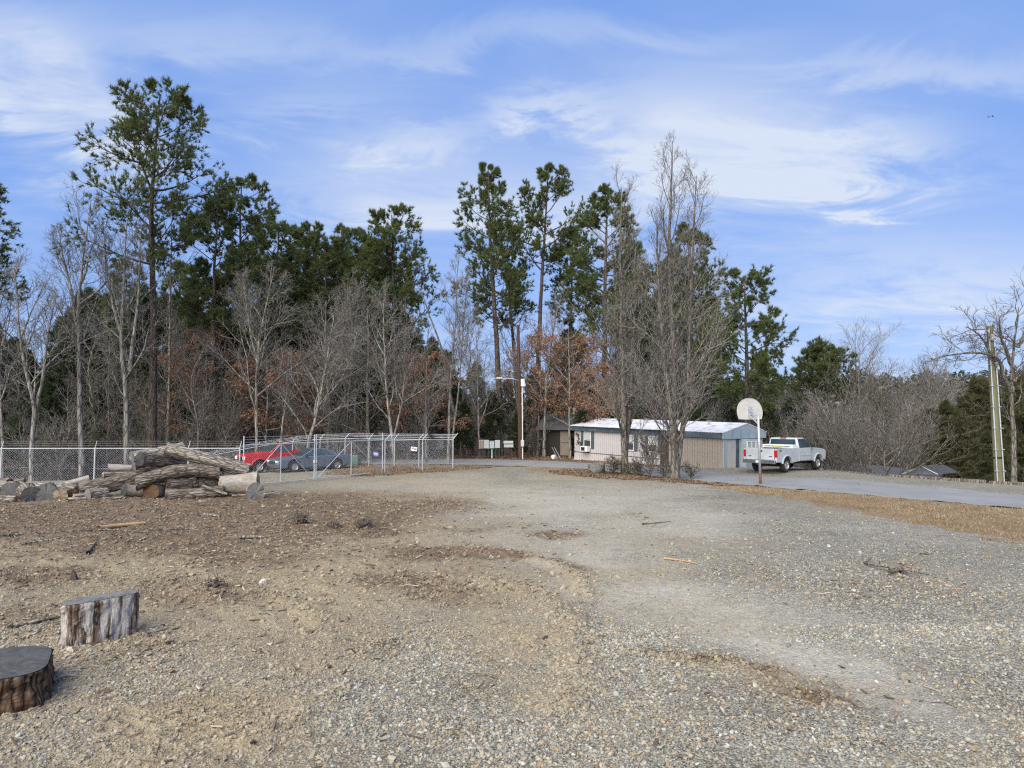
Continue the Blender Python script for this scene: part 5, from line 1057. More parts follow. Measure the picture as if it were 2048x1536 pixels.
def coupe(name, loc, rz, label):
    root = empty(name, loc, rz, label, 'car'); m = MAT['grey_paint']; hw = .92; ra, fa, wr = -1.36, 1.36, .34
    out = [(-2.32, .42), (-2.36, .70), (-2.30, .93), (-1.95, .985), (-1.55, .96), (-1.0, .95), (.55, .93), (1.0, .90), (1.7, .86), (2.15, .79), (2.36, .70), (2.40, .50), (2.30, .26), (1.85, .24)] + arc(fa, wr, .41, -12, 192, 11) + [(.90, .22), (-.90, .22)] + arc(ra, wr, .41, -12, 192, 11) + [(-1.85, .26)]
    bo = Geo().prism(out[::-1], -hw, hw).build('body', m, root, .07, False, seg=3)
    bt = [(-1.75, -.82, .93), (.95, -.82, .90), (.95, .82, .90), (-1.75, .82, .93)]; tp = [(-.75, -.60, 1.36), (.10, -.60, 1.38), (.10, .60, 1.38), (-.75, .60, 1.36)]
    Geo().hexa(bt, tp).build('roof', m, root, .06, False, seg=3)
    def q4(a, b_, c, d, i0, i1, j0, j1, nm):
        a, b_, c, d = map(Vector, (a, b_, c, d)); n_ = (b_-a).cross(d-a).normalized()*.006
        def f(u_, v_): return a.lerp(b_, u_).lerp(d.lerp(c, u_), v_)+n_
        glass_poly(root, [f(i0, j0), f(i1, j0), f(i1, j1), f(i0, j1)], nm)
    q4(bt[0], bt[1], tp[1], tp[0], .40, .90, .12, .86, 'side_window'); q4(bt[2], bt[3], tp[3], tp[2], .10, .60, .12, .86, 'side_window')
    q4(bt[0], bt[1], tp[1], tp[0], .20, .34, .14, .80, 'quarter_window'); q4(bt[2], bt[3], tp[3], tp[2], .66, .80, .14, .80, 'quarter_window')
    q4(bt[1], bt[2], tp[2], tp[1], .06, .94, .10, .94, 'windscreen'); q4(bt[3], bt[0], tp[0], tp[3], .08, .92, .10, .92, 'rear_window')
    for s in (-1, 1):
        y0, y1 = sorted((s*.48, s*.84)); Geo().box(2.30, 2.395, y0, y1, .60, .70).build('headlamp', MAT['white_plastic'], root, .02); Geo().box(-2.375, -2.3, y0, y1, .72, .90).build('tail_lamp', MAT['tail_red'], root, .02)
        y0, y1 = sorted((s*(hw+.005), s*(hw+.2))); Geo().box(.62, .76, y0, y1, .92, 1.06).build('wing_mirror', MAT['black'], root, .03)
        y0, y1 = sorted((s*(hw-.003), s*(hw+.003))); Geo().box(-.55, -.538, y0, y1, .30, .92).box(.72, .732, y0, y1, .30, .90).box(-.55, .73, y0, y1, .29, .302).build('door_seam', MAT['black'], root)
    Geo().box(2.36, 2.41, -.45, .45, .50, .66).build('grille', MAT['black'], root, .01)
    Geo().box(-2.2, -1.9, -.8, .8, 1.06, 1.09).box(-2.1, -2.0, -.75, -.7, .97, 1.07).box(-2.1, -2.0, .7, .75, .97, 1.07).build('spoiler', m, root, .01)
    Geo().box(-2.1, 2.1, -.6, .6, .18, .45).box(ra-.4, ra+.4, -.66, .66, .2, .7).box(fa-.4, fa+.4, -.66, .66, .2, .7).build('underbody', MAT['under'], root)
    for ax in (ra, fa):
        for s in (-1, 1): wheel(root, ax, s*(hw-.10), wr, .24, s)
coupe('coupe_car', (-12.5, 42.5, tz(-12.5, 42.5)), headto(-.77, -.64), 'blue grey coupe parked beside the red pickup')

# ------------------------------------------------------------------ mobile home
MAT['siding'] = vary('pinkish_siding', (.48, .445, .435), .6, 0, .06, 1.5, dirt=(.37, .34, .33), dscale=.8)
MAT['siding_tan'] = vary('tan_siding', (.30, .255, .215), .6, 0, .08, 1.5, dirt=(.22, .19, .16), dscale=.8)
MAT['blue_trim'] = vary('slate_blue_trim', (.055, .075, .10), .6, 0, .12, 2, dirt=(.10, .12, .14))
MAT['light_blue'] = vary('weathered_light_blue', (.30, .37, .41), .6, 0, .10, 2, dirt=(.38, .41, .41))
MAT['roof_white'] = vary('white_coated_roof', (.66, .65, .67), .6, 0, .08, 2, dirt=(.30, .29, .30), dscale=1.6)
MAT['skirt'] = vary('white_skirting', (.62, .61, .58), .6, 0, .08, 2, dirt=(.45, .43, .40))
MAT['shingle'] = vary('dark_shingles', (.085, .088, .095), .9, 0, .3, 7, .5, 20)
MAT['dark_wood'] = vary('dark_weathered_wood', (.06, .048, .04), .9, 0, .4, 4, .3, 12, (1, 1, 4))
MAT['tan_door'] = vary('tan_door', (.22, .18, .145), .6, 0, .1, 3)
MAT['cream'] = vary('cream_paint', (.55, .52, .44), .6, 0, .08, 3)
MAT['curtain'] = vary('pale_curtain', (.42, .43, .40), .8, 0, .15, 4)
LT, WT, ZE = 13.6, 4.2, 2.62
tr = empty('mobile_home', (4.9, 54.0, 0), math.radians(-50.1), 'pinkish mobile home with a white roof and slate blue band beyond the road', 'mobile home'); tr.rotation_euler = (0, math.radians(1.5), math.radians(-50.1))
core = Geo().box(.03, LT-.03, .03, WT-.03, -.5, ZE-.02).build('wall', MAT['siding'], tr)
def ribs(parent, x0, x1, y, z0, z1, step, mat, name='siding_panel', along='x'):
    n_ = int((x1-x0)/step)
    me = None
    for k in range(n_):
        a = x0+k*step
        if me is None:
            o = (Geo().box(0, step-.022, -.024, 0, z0, z1) if along == 'x' else Geo().box(0, .024, 0, step-.022, z0, z1)).build(name, mat, parent, loc=(a, y, 0) if along == 'x' else (y, a, 0)); me = o.data
        else: link(name, me, parent, (a, y, 0) if along == 'x' else (y, a, 0))
ribs(core, 0, 9.4, .03, .62, 2.28, .2, MAT['siding']); ribs(core, 0, 9.4, .03, .05, .60, .2, MAT['siding'])
Geo().box(-.02, 9.4, -.03, .0, -.1, .06).box(-.03, 9.4, -.12, -.04, -.5, .05).build('skirting', MAT['skirt'], tr)
Geo().box(-.02, 9.4, -.015, .01, .60, .645).build('trim_strip', MAT['blue_trim'], tr)
nb_ = Geo().box(9.45, LT+.02, -.45, .03, -.5, 2.28).build('bump_out_wall', MAT['siding_tan'], tr)
ribs(nb_, 9.46, LT, -.45, .32, 2.28, .19, MAT['siding_tan']); ribs(nb_, 9.46, LT, -.45, -.45, .30, .19, MAT['siding_tan'])
Geo().box(9.45, LT+.04, -.482, -.45, .28, .325).build('trim_strip', MAT['blue_trim'], tr)
Geo().box(-.12, LT+.10, -.20, .02, 2.28, ZE+.02).box(9.3, LT+.1, -.62, -.2, 2.28, ZE).build('fascia_band', MAT['blue_trim'], tr, .01)
# roof: low gable running the length
zr = 3.22
g = Geo(); yr = WT/2
g.add([(-.2, -.3, ZE+.02), (LT+.18, -.66, ZE+.02), (LT+.18, yr, zr), (.9, yr, zr), (LT+.18, WT+.3, ZE+.02), (-.2, WT+.3, ZE+.02)], [(0, 1, 2, 3), (3, 2, 4, 5), (0, 3, 5)])
ro = g.build('roof', MAT['roof_white'], tr); md = ro.modifiers.new('solid', 'SOLIDIFY'); md.thickness = .05; md.offset = 1
for x in (3.2, 6.1, 8.8, 11.4): Geo().cyl((x, 1.3, 2.9), (x, 1.3, 3.32), .07, .07, 10).box(x-.12, x+.12, 1.18, 1.42, 3.32, 3.36).build('roof_vent', MAT['galv'], ro)
for k, x in enumerate(np.arange(1.6, LT, 1.22)): Geo().box(x-.02, x+.02, -.2, .2, 0, .03, Matrix.Translation((0, .9, 2.93)) @ Matrix.Rotation(math.atan2(zr-ZE, yr+.3), 4, 'X') @ Matrix.Diagonal((1, 5.6, 1, 1)) @ Matrix.Translation((0, 0, .04))).build('roof_seam', MAT['galv'], ro) if False else None
def window(parent, x0, x1, z0, z1, y, shutters=True, along='x', split=True):
    def bx_(a0, a1, d0, d1, c0, c1): return Geo().box(a0, a1, y-d1, y-d0, c0, c1) if along == 'x' else Geo().box(y+d0, y+d1, a0, a1, c0, c1)
    w_ = bx_(x0, x1, .0, .03, z0, z1).build('window', MAT['clear_glass'], parent)
    zm = (z0+z1)/2
    for (a0, a1, c0, c1) in ((x0-.05, x0, z0-.05, z1+.05), (x1, x1+.05, z0-.05, z1+.05), (x0, x1, z0-.05, z0), (x0, x1, z1, z1+.05), (x0, x1, zm-.02, zm+.02)): bx_(a0, a1, .0, .055, c0, c1).build('window_frame', MAT['white_plastic'], w_)
    bx_(x0+.02, x1-.02, .031, .034, zm+.05, z1-.03).build('curtain', MAT['curtain'], w_)
    if shutters:
        for a0, a1 in ((x0-.36, x0-.06), (x1+.06, x1+.36)): bx_(a0, a1, .0, .045, z0-.08, z1+.08).build('shutter', MAT['blue_trim'], w_, .008)
    return w_
window(tr, 1.1, 1.75, 1.02, 2.18, .0); window(tr, 5.3, 6.0, 1.1, 2.1, .0); window(tr, 7.4, 8.1, 1.1, 2.1, .0)
ac = Geo().box(1.06, 1.76, -.42, -.04, .72, 1.12).build('air_conditioner', MAT['white_plastic'], tr, .02)
Geo().box(1.14, 1.52, -.428, -.42, .78, 1.06).build('grille', MAT['black'], ac)
dr = Geo().box(8.4, 9.25, -.05, 0, .35, 2.25).build('door', MAT['dark_wood'], tr, .01); Geo().cyl((9.12, -.05, 1.25), (9.12, -.11, 1.25), .03, .03, 8).build('handle', MAT['chrome'], dr)
st_ = Geo().box(8.1, 9.4, -1.3, -.14, -.4, .05).box(8.1, 9.4, -1.0, -.14, .05, .2).build('steps', MAT['dark_wood'], tr)
# near end: light blue gable, corner trims, white bay window
g = Geo(); g.add([(LT+.06, -.62, ZE-.36), (LT+.06, WT+.25, ZE-.36), (LT+.06, WT+.25, ZE+.03), (LT+.06, yr, zr), (LT+.06, -.62, ZE+.03), (LT+.16, -.62, ZE-.36), (LT+.16, WT+.25, ZE-.36), (LT+.16, WT+.25, ZE+.03), (LT+.16, yr, zr), (LT+.16, -.62, ZE+.03)], [(5, 6, 7, 8, 9), (4, 3, 2, 1, 0), (0, 1, 6, 5), (1, 2, 7, 6), (2, 3, 8, 7), (3, 4, 9, 8), (4, 0, 5, 9)])
gb = g.build('gable', MAT['light_blue'], tr)
for k in range(5): Geo().box(LT+.161, LT+.17, -.58+k*.97, -.565+k*.97, ZE-.34, ZE+.04+.12*min(k, 4-k)).build('panel_joint', MAT['blue_trim'], gb)
ew = Geo().box(LT, LT+.05, -.45, WT-.02, -.5, 2.26).build('end_wall', MAT['siding'], tr)
for (a0, a1) in ((-.47, -.1), (.95, 1.3), (3.2, 3.5)): Geo().box(LT+.051, LT+.09, a0, a1, .28 if a0 < 1 else -.1, 2.26).build('corner_trim', MAT['light_blue' if a0 < 0 else 'blue_trim'], ew)
bw = Geo().box(LT+.051, LT+.5, 1.45, 3.1, .35, 2.22).build('bay_window', MAT['light_blue'], tr, .01)
for k in range(3): window(bw, 1.53+k*.53, 1.93+k*.53, .95, 2.05, LT+.501, False, 'y')

# shed left of the mobile home
sh = at(1128, 900, 59.5); sd_ = empty('shed', (sh.x, sh.y, 0), math.radians(-30), 'dark wooden shed with a tan door left of the mobile home', 'shed')
Geo().box(-1.7, 1.2, -1.2, 1.6, -.2, 2.3).build('wall', MAT['shed_wood'], sd_)
g = Geo(); g.add([(-2.0, -1.6, 2.25), (1.5, -1.6, 2.25), (1.5, .2, 3.6), (-2.0, .2, 3.6), (-2.0, 2, 2.25), (1.5, 2, 2.25)], [(0, 1, 2, 3), (3, 2, 5, 4), (0, 3, 4), (1, 5, 2)]); rf = g.build('roof', MAT['shingle'], sd_)
Geo().cyl((.9, .2, 3.4), (.9, .2, 4.2), .09, .09, 10).build('flue_pipe', MAT['white_plastic'], rf)
d_ = Geo().box(.25, 1.1, -1.26, -1.2, .1, 2.15).build('door', MAT['tan_door'], sd_, .01); Geo().box(.33, 1.02, -1.27, -1.26, 1.15, 1.2).build('door_rail', MAT['dark_wood'], d_)

# building below the bank: dark roof with vents, white trimmed gable
A3, B3 = at(1628, 916.5, 53), at(1890, 946, 45.5); ax_ = (B3-A3); nrm_ = Vector((-ax_.y, ax_.x, 0)).normalized(); nrm_ = -nrm_ if nrm_.y > 0 else nrm_   # towards the camera
hb = empty('house', ((A3.x+B3.x)/2, (A3.y+B3.y)/2, -3.8), 0, 'house below the bank with a dark roof and white trimmed gable', 'house'); o0 = Vector(hb.location)
A4, B4 = A3-ax_*.25, B3+ax_*.02
ef = [A4+nrm_*3.6-Vector((0, 0, 1.25)), B4+nrm_*3.6-Vector((0, 0, 1.25))]; eb = [A4-nrm_*3.6-Vector((0, 0, 1.25)), B4-nrm_*3.6-Vector((0, 0, 1.25))]
g = Geo(); g.add([p-o0 for p in (ef[0], ef[1], B4, A4, eb[0], eb[1])], [(0, 1, 2, 3), (3, 2, 5, 4), (0, 3, 4), (1, 5, 2)]); rf = g.build('roof', MAT['shingle'], hb); md = rf.modifiers.new('solid', 'SOLIDIFY'); md.thickness = .08
g = Geo(); w4 = [p+(B4-A4).normalized()*s_ for p, s_ in ((A4+nrm_*3.2, .3), (B4+nrm_*3.2, -.3), (B4-nrm_*3.2, -.3), (A4-nrm_*3.2, .3))]; g.hexa([Vector((p.x, p.y, -4.2))-o0 for p in w4], [Vector((p.x, p.y, p.z-1.2))-o0 for p in w4]); g.build('wall', MAT['siding'], hb)
for px_, Yk in ((1660, .30), (1706, .32), (1810, .62)):
    t = (px_-1628)/262; c0 = A3.lerp(B3, t)+nrm_*(1.2 if px_ != 1810 else 1.9)-Vector((0, 0, .42 if px_ != 1810 else .66)); Geo().box(-.2, .2, -.16, .16, -.1, .10).box(-.26, .26, -.2, .2, .10, .15).build('roof_vent', MAT['white_plastic'], rf, .02, loc=c0-o0)
ap, lf_, rt_ = at(1843, 932.5, 42.2), at(1806, 948, 42.6), at(1876, 949, 41.6); bk = nrm_*-3.0
g = Geo(); g.add([p-o0 for p in (lf_, ap, rt_, lf_+bk, ap+bk, rt_+bk)], [(0, 3, 4, 1), (1, 4, 5, 2), (0, 1, 2)]); gp = g.build('gable_roof', MAT['shingle'], hb)
f_ = nrm_*.05
for a, c_ in ((lf_, ap), (ap, rt_)):
    d = Vector((0, 0, -.09)); Geo().hexa([a-o0, c_-o0, c_-o0+f_, a-o0+f_], [a-o0-d*.3, c_-o0-d*.3, c_-o0+f_-d*.3, a-o0+f_-d*.3]).build('white_trim', MAT['white_plastic'], gp)
# timber edging on the brow of the bank
ed = empty('timber_edging', (19, 40, 0), 0, 'weathered timber edging along the brow of the bank', 'edging'); r = random.Random(4)
for (x0, y0), (x1, y1) in zip(EDGE[2:6], EDGE[3:7]):
    n_ = max(1, int(math.hypot(x1-x0, y1-y0)/2.4)); dirn = Vector((x1-x0, y1-y0, 0)).normalized(); offs = Vector((dirn.y, -dirn.x, 0))*-.35
    for k in range(n_):
        a = Vector((lerp(x0, x1, k/n_), lerp(y0, y1, k/n_), 0))-offs*1.0; c_ = Vector((lerp(x0, x1, (k+1)/n_), lerp(y0, y1, (k+1)/n_), 0))-offs*1.0; m_ = (a+c_)/2-Vector((19, 40, 0)); hl = (c_-a).length/2-.015
        Geo().box(-hl, hl, -.09, .09, -.12, .15).build('timber', MAT['dark_wood'] if k % 3 else MAT['brown_bark'], ed, .012, loc=(m_.x, m_.y, r.uniform(-.03, .02)), rot=(r.uniform(-.04, .04), r.uniform(-.012, .012), math.atan2(y1-y0, x1-x0)+r.uniform(-.02, .02)))
# wood block under the truck wheel
bl = gnd(1636, 938, .1); o = Geo().box(-.55, .55, -.1, .1, 0, .14).build('wood_beam', MAT['log_bark_pale'], None, .015, loc=(bl.x-.35, bl.y-.4, tz(bl.x, bl.y)), rot=(0, .0, .4)); tag(o, 'pale timber beam beside the front wheel of the silver pickup', 'beam')

# ------------------------------------------------------------------ poles
MAT['pole_brown'] = vary('creosoted_pole', (.08, .047, .032), .9, 0, .35, 3, .3, 9, (6, 6, .6))
MAT['pole_green'] = vary('treated_pole', (.155, .145, .08), .9, 0, .3, 3, .3, 9, (6, 6, .6))
def pole_thing(name, base, top, r0, r1, mat, label, cat):
    root = empty(name, base, 0, label, cat); t = Vector(top)-Vector(base); Geo().cyl((0, 0, -.3), t, r0, r1, 16).build('pole', MAT[mat], root, .01, True); return root, t
bz = gnd(1041, 918); up_ = empty('utility_pole', bz, 0, 'brown utility pole with a white conduit and street lamp behind the road', 'utility pole'); t = at(1036, 650, bz.y)-bz
Geo().cyl((0, 0, -.3), t, .17, .12, 14).build('pole', MAT['pole_brown'], up_)
cz = at(1041, 772, bz.y)-bz
Geo().cyl((.17, -.12, 0), (cz.x+.14, -.1, cz.z), .045, .045, 10).build('conduit', MAT['white_plastic'], up_)
Geo().box(cz.x+.03, cz.x+.33, -.28, -.12, cz.z-.05, cz.z+.55).build('meter_box', MAT['white_plastic'], up_, .02)
Geo().box(.02, .28, -.3, -.16, 1.0, 1.5).build('lower_box', MAT['galv_white'], up_, .02)
la = at(1003, 757, bz.y)-bz; arm_o = Geo().path([(cz.x, -.05, la.z-.25), (cz.x-.5, -.2, la.z-.05), (la.x, -.3, la.z)], .03, 8).build('lamp_arm', MAT['galv'], up_)
Geo().box(la.x-.42, la.x+.1, -.42, -.18, la.z-.07, la.z+.07).build('lamp_head', MAT['galv_white'], up_, .04)
for k, (px_, py_) in enumerate(((1116, 918), (1122, 919))):
    p1 = gnd(px_, py_)-bz; Geo().cyl((cz.x, 0, at(1041, 770-k*12, bz.y).z), p1, .009, .009, 5).build('guy_wire', MAT['under'], up_)
    q = p1.lerp(Vector((cz.x, 0, 5.9)), .16); Geo().cyl(p1, q, .022, .022, 6).build('guy_guard', MAT['galv'], up_)
bz = gnd(1998, 966); lp = empty('light_pole', bz, 0, 'greenish wooden light pole with two white conduits at the right', 'light pole'); tp_ = at(1979, 652, bz.y)-bz
Geo().cyl((0, 0, -.3), tp_, .19, .14, 16).build('pole', MAT['pole_green'], lp)
for s_, zt_ in ((-1, .985), (1, .86)):
    c_ = Geo().cyl((s_*.165, -.14, 0), (tp_.x*zt_+s_*.13, -.13, tp_.z*zt_), .032, .032, 10).build('conduit', MAT['galv'], lp)
    for k in range(6): z_ = .6+k*1.05; Geo().box(tp_.x*z_/tp_.z+s_*.18-.07, tp_.x*z_/tp_.z+s_*.18+.07, -.2, -.1, z_-.02, z_+.02).build('strap', MAT['galv'], c_)
Geo().lathe([(.2, -.04), (.205, .04)], 18, Matrix.Translation((tp_.x*.16, 0, tp_.z*.16)) @ Matrix.Rotation(math.pi/2, 4, 'X')).build('band', MAT['black'], lp)
Geo().box(tp_.x-.85, tp_.x-.35, -.2, .02, tp_.z-.2, tp_.z-.14).build('lamp_head', MAT['galv'], lp, .02); Geo().path([(tp_.x-.1, -.1, tp_.z-.35), (tp_.x-.25, -.1, tp_.z-.2), (tp_.x-.4, -.1, tp_.z-.17)], .03, 8).build('lamp_arm', MAT['galv'], lp)
Geo().box(tp_.x-.1, tp_.x+.06, -.28, -.16, tp_.z-.75, tp_.z-.45).build('control_box', MAT['galv_white'], lp, .02)
# basketball post
bb = gnd(1521, 968); bk_ = empty('basketball_hoop', bb, 0, 'basketball hoop with a white fan backboard on a rusty footed post', 'basketball hoop'); pt = at(1516.5, 832, bb.y)-bb
lowp = pt*.16; Geo().cyl(lowp, pt, .062, .055, 14).build('post', MAT['galv'], bk_, 0, True); Geo().cyl((0, 0, -.2), lowp, .068, .066, 14).build('rusty_foot', MAT['rust'], bk_, 0, True)
yaw_ = math.radians(-18); BM = Matrix.Translation((at(1499, 818, bb.y+.85)-bb)) @ Matrix.Rotation(-yaw_, 4, 'Z') @ Matrix.Rotation(-.05, 4, 'X')
hf = [(0, .53), (.22, .51), (.42, .43), (.58, .30), (.69, .12), (.74, -.10), (.73, -.28), (.66, -.50), (.30, -.52)]; out = hf + [(-x, z) for x, z in hf[::-1][:-1]]
g = Geo(); k = len(out); g.add([BM @ Vector((x, -.02, z)) for x, z in out]+[BM @ Vector((x, .02, z)) for x, z in out], [tuple(range(k)), tuple(range(k, 2*k))[::-1]]+[(i, k+i, k+(i+1) % k, (i+1) % k) for i in range(k)])
MAT['backboard'] = vary('weathered_backboard', (.52, .50, .45), .6, 0, .12, 3, dirt=(.38, .355, .31), dscale=3)
bo = g.build('backboard', MAT['backboard'], bk_)
g = Geo()
for k in range(len(out)):
    a, c_ = out[k], out[(k+1) % len(out)]; g.cyl(BM @ Vector((a[0], -.02, a[1])), BM @ Vector((c_[0], -.02, c_[1])), .014, .014, 6)
g.build('edge_rim', MAT['galv_white'], bo)
Geo().box(-.13, .13, -.06, -.022, -.30, .12, BM).build('mount_plate', MAT['galv'], bk_)
for s_ in (-.1, .1):
    Geo().cyl(BM @ Vector((s_, -.05, .05)), pt+Vector((0, 0, -.02)), .02, .02, 6).build('bracket', MAT['galv'], bk_); Geo().cyl(BM @ Vector((s_, -.05, -.28)), pt+Vector((0, 0, -.42)), .02, .02, 6).build('bracket', MAT['galv'], bk_)
Geo().cyl(BM @ Vector((0, -.05, -.28)), pt+Vector((0, 0, -.02)), .02, .02, 6).build('bracket', MAT['galv'], bk_)
g = Geo(); ring = [BM @ Vector((.23*math.cos(a), .32+.23*math.sin(a), -.33)) for a in np.linspace(0, 6.283, 25)]; g.path(ring, .011, 6); g.cyl(BM @ Vector((-.08, .0, -.33)), BM @ Vector((-.08, .12, -.33)), .014, .014, 6).cyl(BM @ Vector((.08, .0, -.33)), BM @ Vector((.08, .12, -.33)), .014, .014, 6); g.build('rim', vary('orange_rim', (.35, .09, .03), .6, 0, .2, 5), bk_)

# ------------------------------------------------------------------ roadside boxes, boulder, small things
MAT['box_grey'] = vary('weathered_white_box', (.44, .45, .44), .6, 0, .1, 4)
def boxes(px0, px1, py0, py1, Yd, dep): a, c_ = at(px0, py1, Yd), at(px1, py0, Yd); return a, c_
def stand(name, px0, px1, py0, py1, Yd, dep, mat, label, cat, feet=2, bev=.02, bits=None, group=None):
    a, c_ = boxes(px0, px1, py0, py1, Yd, dep); root = empty(name, ((a.x+c_.x)/2, Yd, tz((a.x+c_.x)/2, Yd)), 0, label, cat, group); w = (c_.x-a.x)/2; z0, z1 = a.z-root.location.z, c_.z-root.location.z
    bd = Geo().box(-w, w, 0, dep, z0, z1).build('body', MAT[mat], root, bev)
    if feet:
        for s_ in ((-1, 1) if feet == 2 else (0,)): Geo().box(s_*w*.7-.05, s_*w*.7+.05, dep*.4, dep*.4+.1, -.1, z0+.02).build('post', MAT['galv_white' if feet == 1 else 'dark_wood'], root)
    for (x0, x1, zz0, zz1, mm) in (bits or []): Geo().box(lerp(-w, w, x0), lerp(-w, w, x1), -.012, -.002, lerp(z0, z1, zz0), lerp(z0, z1, zz1)).build('door_panel', MAT[mm], bd)
    return root
grid = [(.08+.44*i, .48+.44*i, .06+.235*j, .26+.235*j, 'tan_door') for i in range(2) for j in range(4)]
stand('mailbox_bank', 958, 967, 880, 897, 55.2, .4, 'cream', 'cream bank of small mailboxes left of the grey ones', 'mailbox', 2, .02, grid, 'roadside mailboxes')
stand('mailbox_bank', 968, 978, 880, 897, 55.2, .4, 'box_grey', 'white mailbox bank between the cream and grey banks', 'mailbox', 2, .02, None, 'roadside mailboxes')
stand('mailbox_bank', 979, 988.5, 882, 897, 55.2, .4, 'light_blue', 'blue grey mailbox bank beside the utility pole side', 'mailbox', 1, .02, [(.08+.3*i, .34+.3*i, .1+.4*j, .45+.4*j, 'galv_white') for i in range(3) for j in range(2)], 'roadside mailboxes')
stand('mailbox_bank', 989.5, 1000, 880.5, 896, 55.0, .4, 'box_grey', 'white flared mailbox bank at the right of the row', 'mailbox', 2, .02, None, 'roadside mailboxes')
MAT['green_box'] = vary('green_steel', (.035, .085, .065), .6, 0, .15, 3)
MAT['green_box2'] = vary('faded_green_steel', (.10, .17, .145), .6, 0, .12, 3)
o = stand('transformer_box', 970, 999, 898, 912, 56.0, .8, 'green_box', 'dark green utility cabinet behind the mailboxes', 'cabinet', 0, .03, [(.2, .3, .4, .7, 'yellow')])
o = stand('transformer_box', 689, 716, 911, 930, 47.2, .9, 'green_box2', 'faded green utility cabinet behind the grey coupe', 'cabinet', 0, .04)
for k, (y0, y1) in enumerate(((883, 888), (889, 894.5))):
    pass
nb = stand('newspaper_boxes', 1007, 1026.5, 882, 887.5, 55.0, .45, 'box_grey', 'double row of white newspaper tubes left of the utility pole', 'newspaper box', 2, .03)
a, c_ = at(1008, 895, 55.0), at(1027, 889, 55.0); Geo().box(a.x-nb.location.x, c_.x-nb.location.x, -.02, .45, a.z-nb.location.z, c_.z-nb.location.z).build('lower_row', MAT['box_grey'], nb, .03)
def rock(name, loc, s, seed, mat, label, cat, flat=.8, amp=.35, sub=4):
    import bmesh
    bm = bmesh.new(); bmesh.ops.create_icosphere(bm, subdivisions=sub, radius=1); r = random.Random(seed); planes = [(Vector((r.gauss(0, 1), r.gauss(0, 1), r.gauss(0, .7))).normalized(), r.uniform(.6, .9)) for _ in range(11)]
    from mathutils import noise as mn
    for v_ in bm.verts:
        for n_, d_ in planes:
            k = v_.co.dot(n_)
            if k > d_: v_.co -= n_*(k-d_)
        v_.co *= 1+amp*.5*mn.fractal(v_.co*2+Vector((seed, 0, 0)), 1, 2, 5); v_.co = Vector((v_.co.x*s[0], v_.co.y*s[1], v_.co.z*s[2]))
    me = bpy.data.meshes.new(name); bm.to_mesh(me); bm.free()
    o = link(name, me, None, loc, (0, 0, r.uniform(0, 6)), MAT[mat]); return tag(o, label, cat)
MAT['boulder'] = vary('lichened_boulder', (.155, .15, .13), .95, 0, .35, 3, .8, 12, dirt=(.09, .08, .06), dscale=2)
MAT['pale_rock'] = vary('pale_rock', (.55, .50, .42), .9, 0, .2, 8, .5, 30, dirt=(.42, .30, .16), dscale=8)
MAT['rooty'] = vary('rooty_soil', (.075, .055, .038), .95, 0, .5, 14, 1.0, 30)
p = gnd(1200, 948); rock('boulder', (p.x-.1, p.y+.3, .28), (.66, .5, .44), 5, 'boulder', 'grey lichened boulder at the foot of the left bare roadside tree', 'boulder')
p = gnd(526, 1169); rock('rock', (p.x, p.y, gz(p.x, p.y)+.03), (.12, .09, .08), 9, 'pale_rock', 'pale broken rock lying alone on the brown dirt', 'rock', sub=3)
p = gnd(145, 1298); rock('rock', (p.x, p.y-.05, gz(p.x, p.y)+.02), (.05, .045, .045), 12, 'pale_rock', 'small pale pebble at the left foot of the upright slab stump', 'rock', sub=3)
def clump(px_, py_, s, seed, label):
    p = gnd(px_, py_); z0 = gz(p.x, p.y); root = empty('root_clump', (p.x, p.y, z0), 0, label, 'root clump', 'torn up root clumps'); r = np.random.default_rng(seed)
    o = rock('soil_lump', (0, 0, s*.25), (s*.8, s*.55, s*.42), seed, 'rooty', None, None, amp=.9); o.parent = root
    buf = Buf(); M_ = 70; c0 = r.normal(0, s*.35, (M_, 3)); c0[:, 2] = np.abs(c0[:, 2])*.8; d = norm(r.normal(0, 1, (M_, 3))+np.array((0, 0, .4))); P = np.stack([c0, c0+d*s*.3+r.normal(0, .03, (M_, 3)), c0+d*s*.55+r.normal(0, .08, (M_, 3))], 1); tubes(buf, P, np.broadcast_to(np.array((.014, .01, .004)), (M_, 3)), 4)
    link('roots', buf.mesh('roots'), root, mat=MAT['brown_bark'])
clump(728, 1058, .38, 3, 'dark torn up root clump standing alone on the mulch'); clump(600, 1050, .36, 4, 'low brown root clump left of the taller one'); clump(672, 1056, .22, 7, 'small root clump just left of the taller one'); clump(430, 1180, .2, 8, 'small rooty clod right of the upright slab stump')
def stick(name, pix, r0, r1, mat, label, cat='stick', lift=.02):
    pts = []
    for a, c_ in pix: p = gnd(a, c_); pts.append(Vector((p.x, p.y, gz(p.x, p.y)+r0*.6+lift)))
    b0 = pts[0].copy(); buf = Buf(); P, R = trunk([p-b0 for p in pts], r0, r1, 10); tubes(buf, P, R, 7); o = link(name, buf.mesh(name), None, b0, None, MAT[mat]); return tag(o, label, cat, 'sticks lying about the lot')
MAT['peeled'] = vary('peeled_wood', (.38, .25, .13), .7, 0, .2, 6, .3, 20)
stick('stick', [(197, 1063), (230, 1058), (290, 1053)], .07, .04, 'peeled', 'thick peeled orange stick on the mulch')
stick('stick', [(0, 1075), (90, 1070), (200, 1062), (300, 1070)], .03, .015, 'brown_bark', 'long thin branch left of the peeled stick')
stick('stick', [(40, 1092), (120, 1082), (200, 1075)], .025, .01, 'log_bark_pale', 'pale thin branch below the long thin branch')
stick('stick', [(176, 1108), (184, 1098), (192, 1090)], .035, .02, 'dark_wood', 'short dark stick pointing up in the sandy patch')
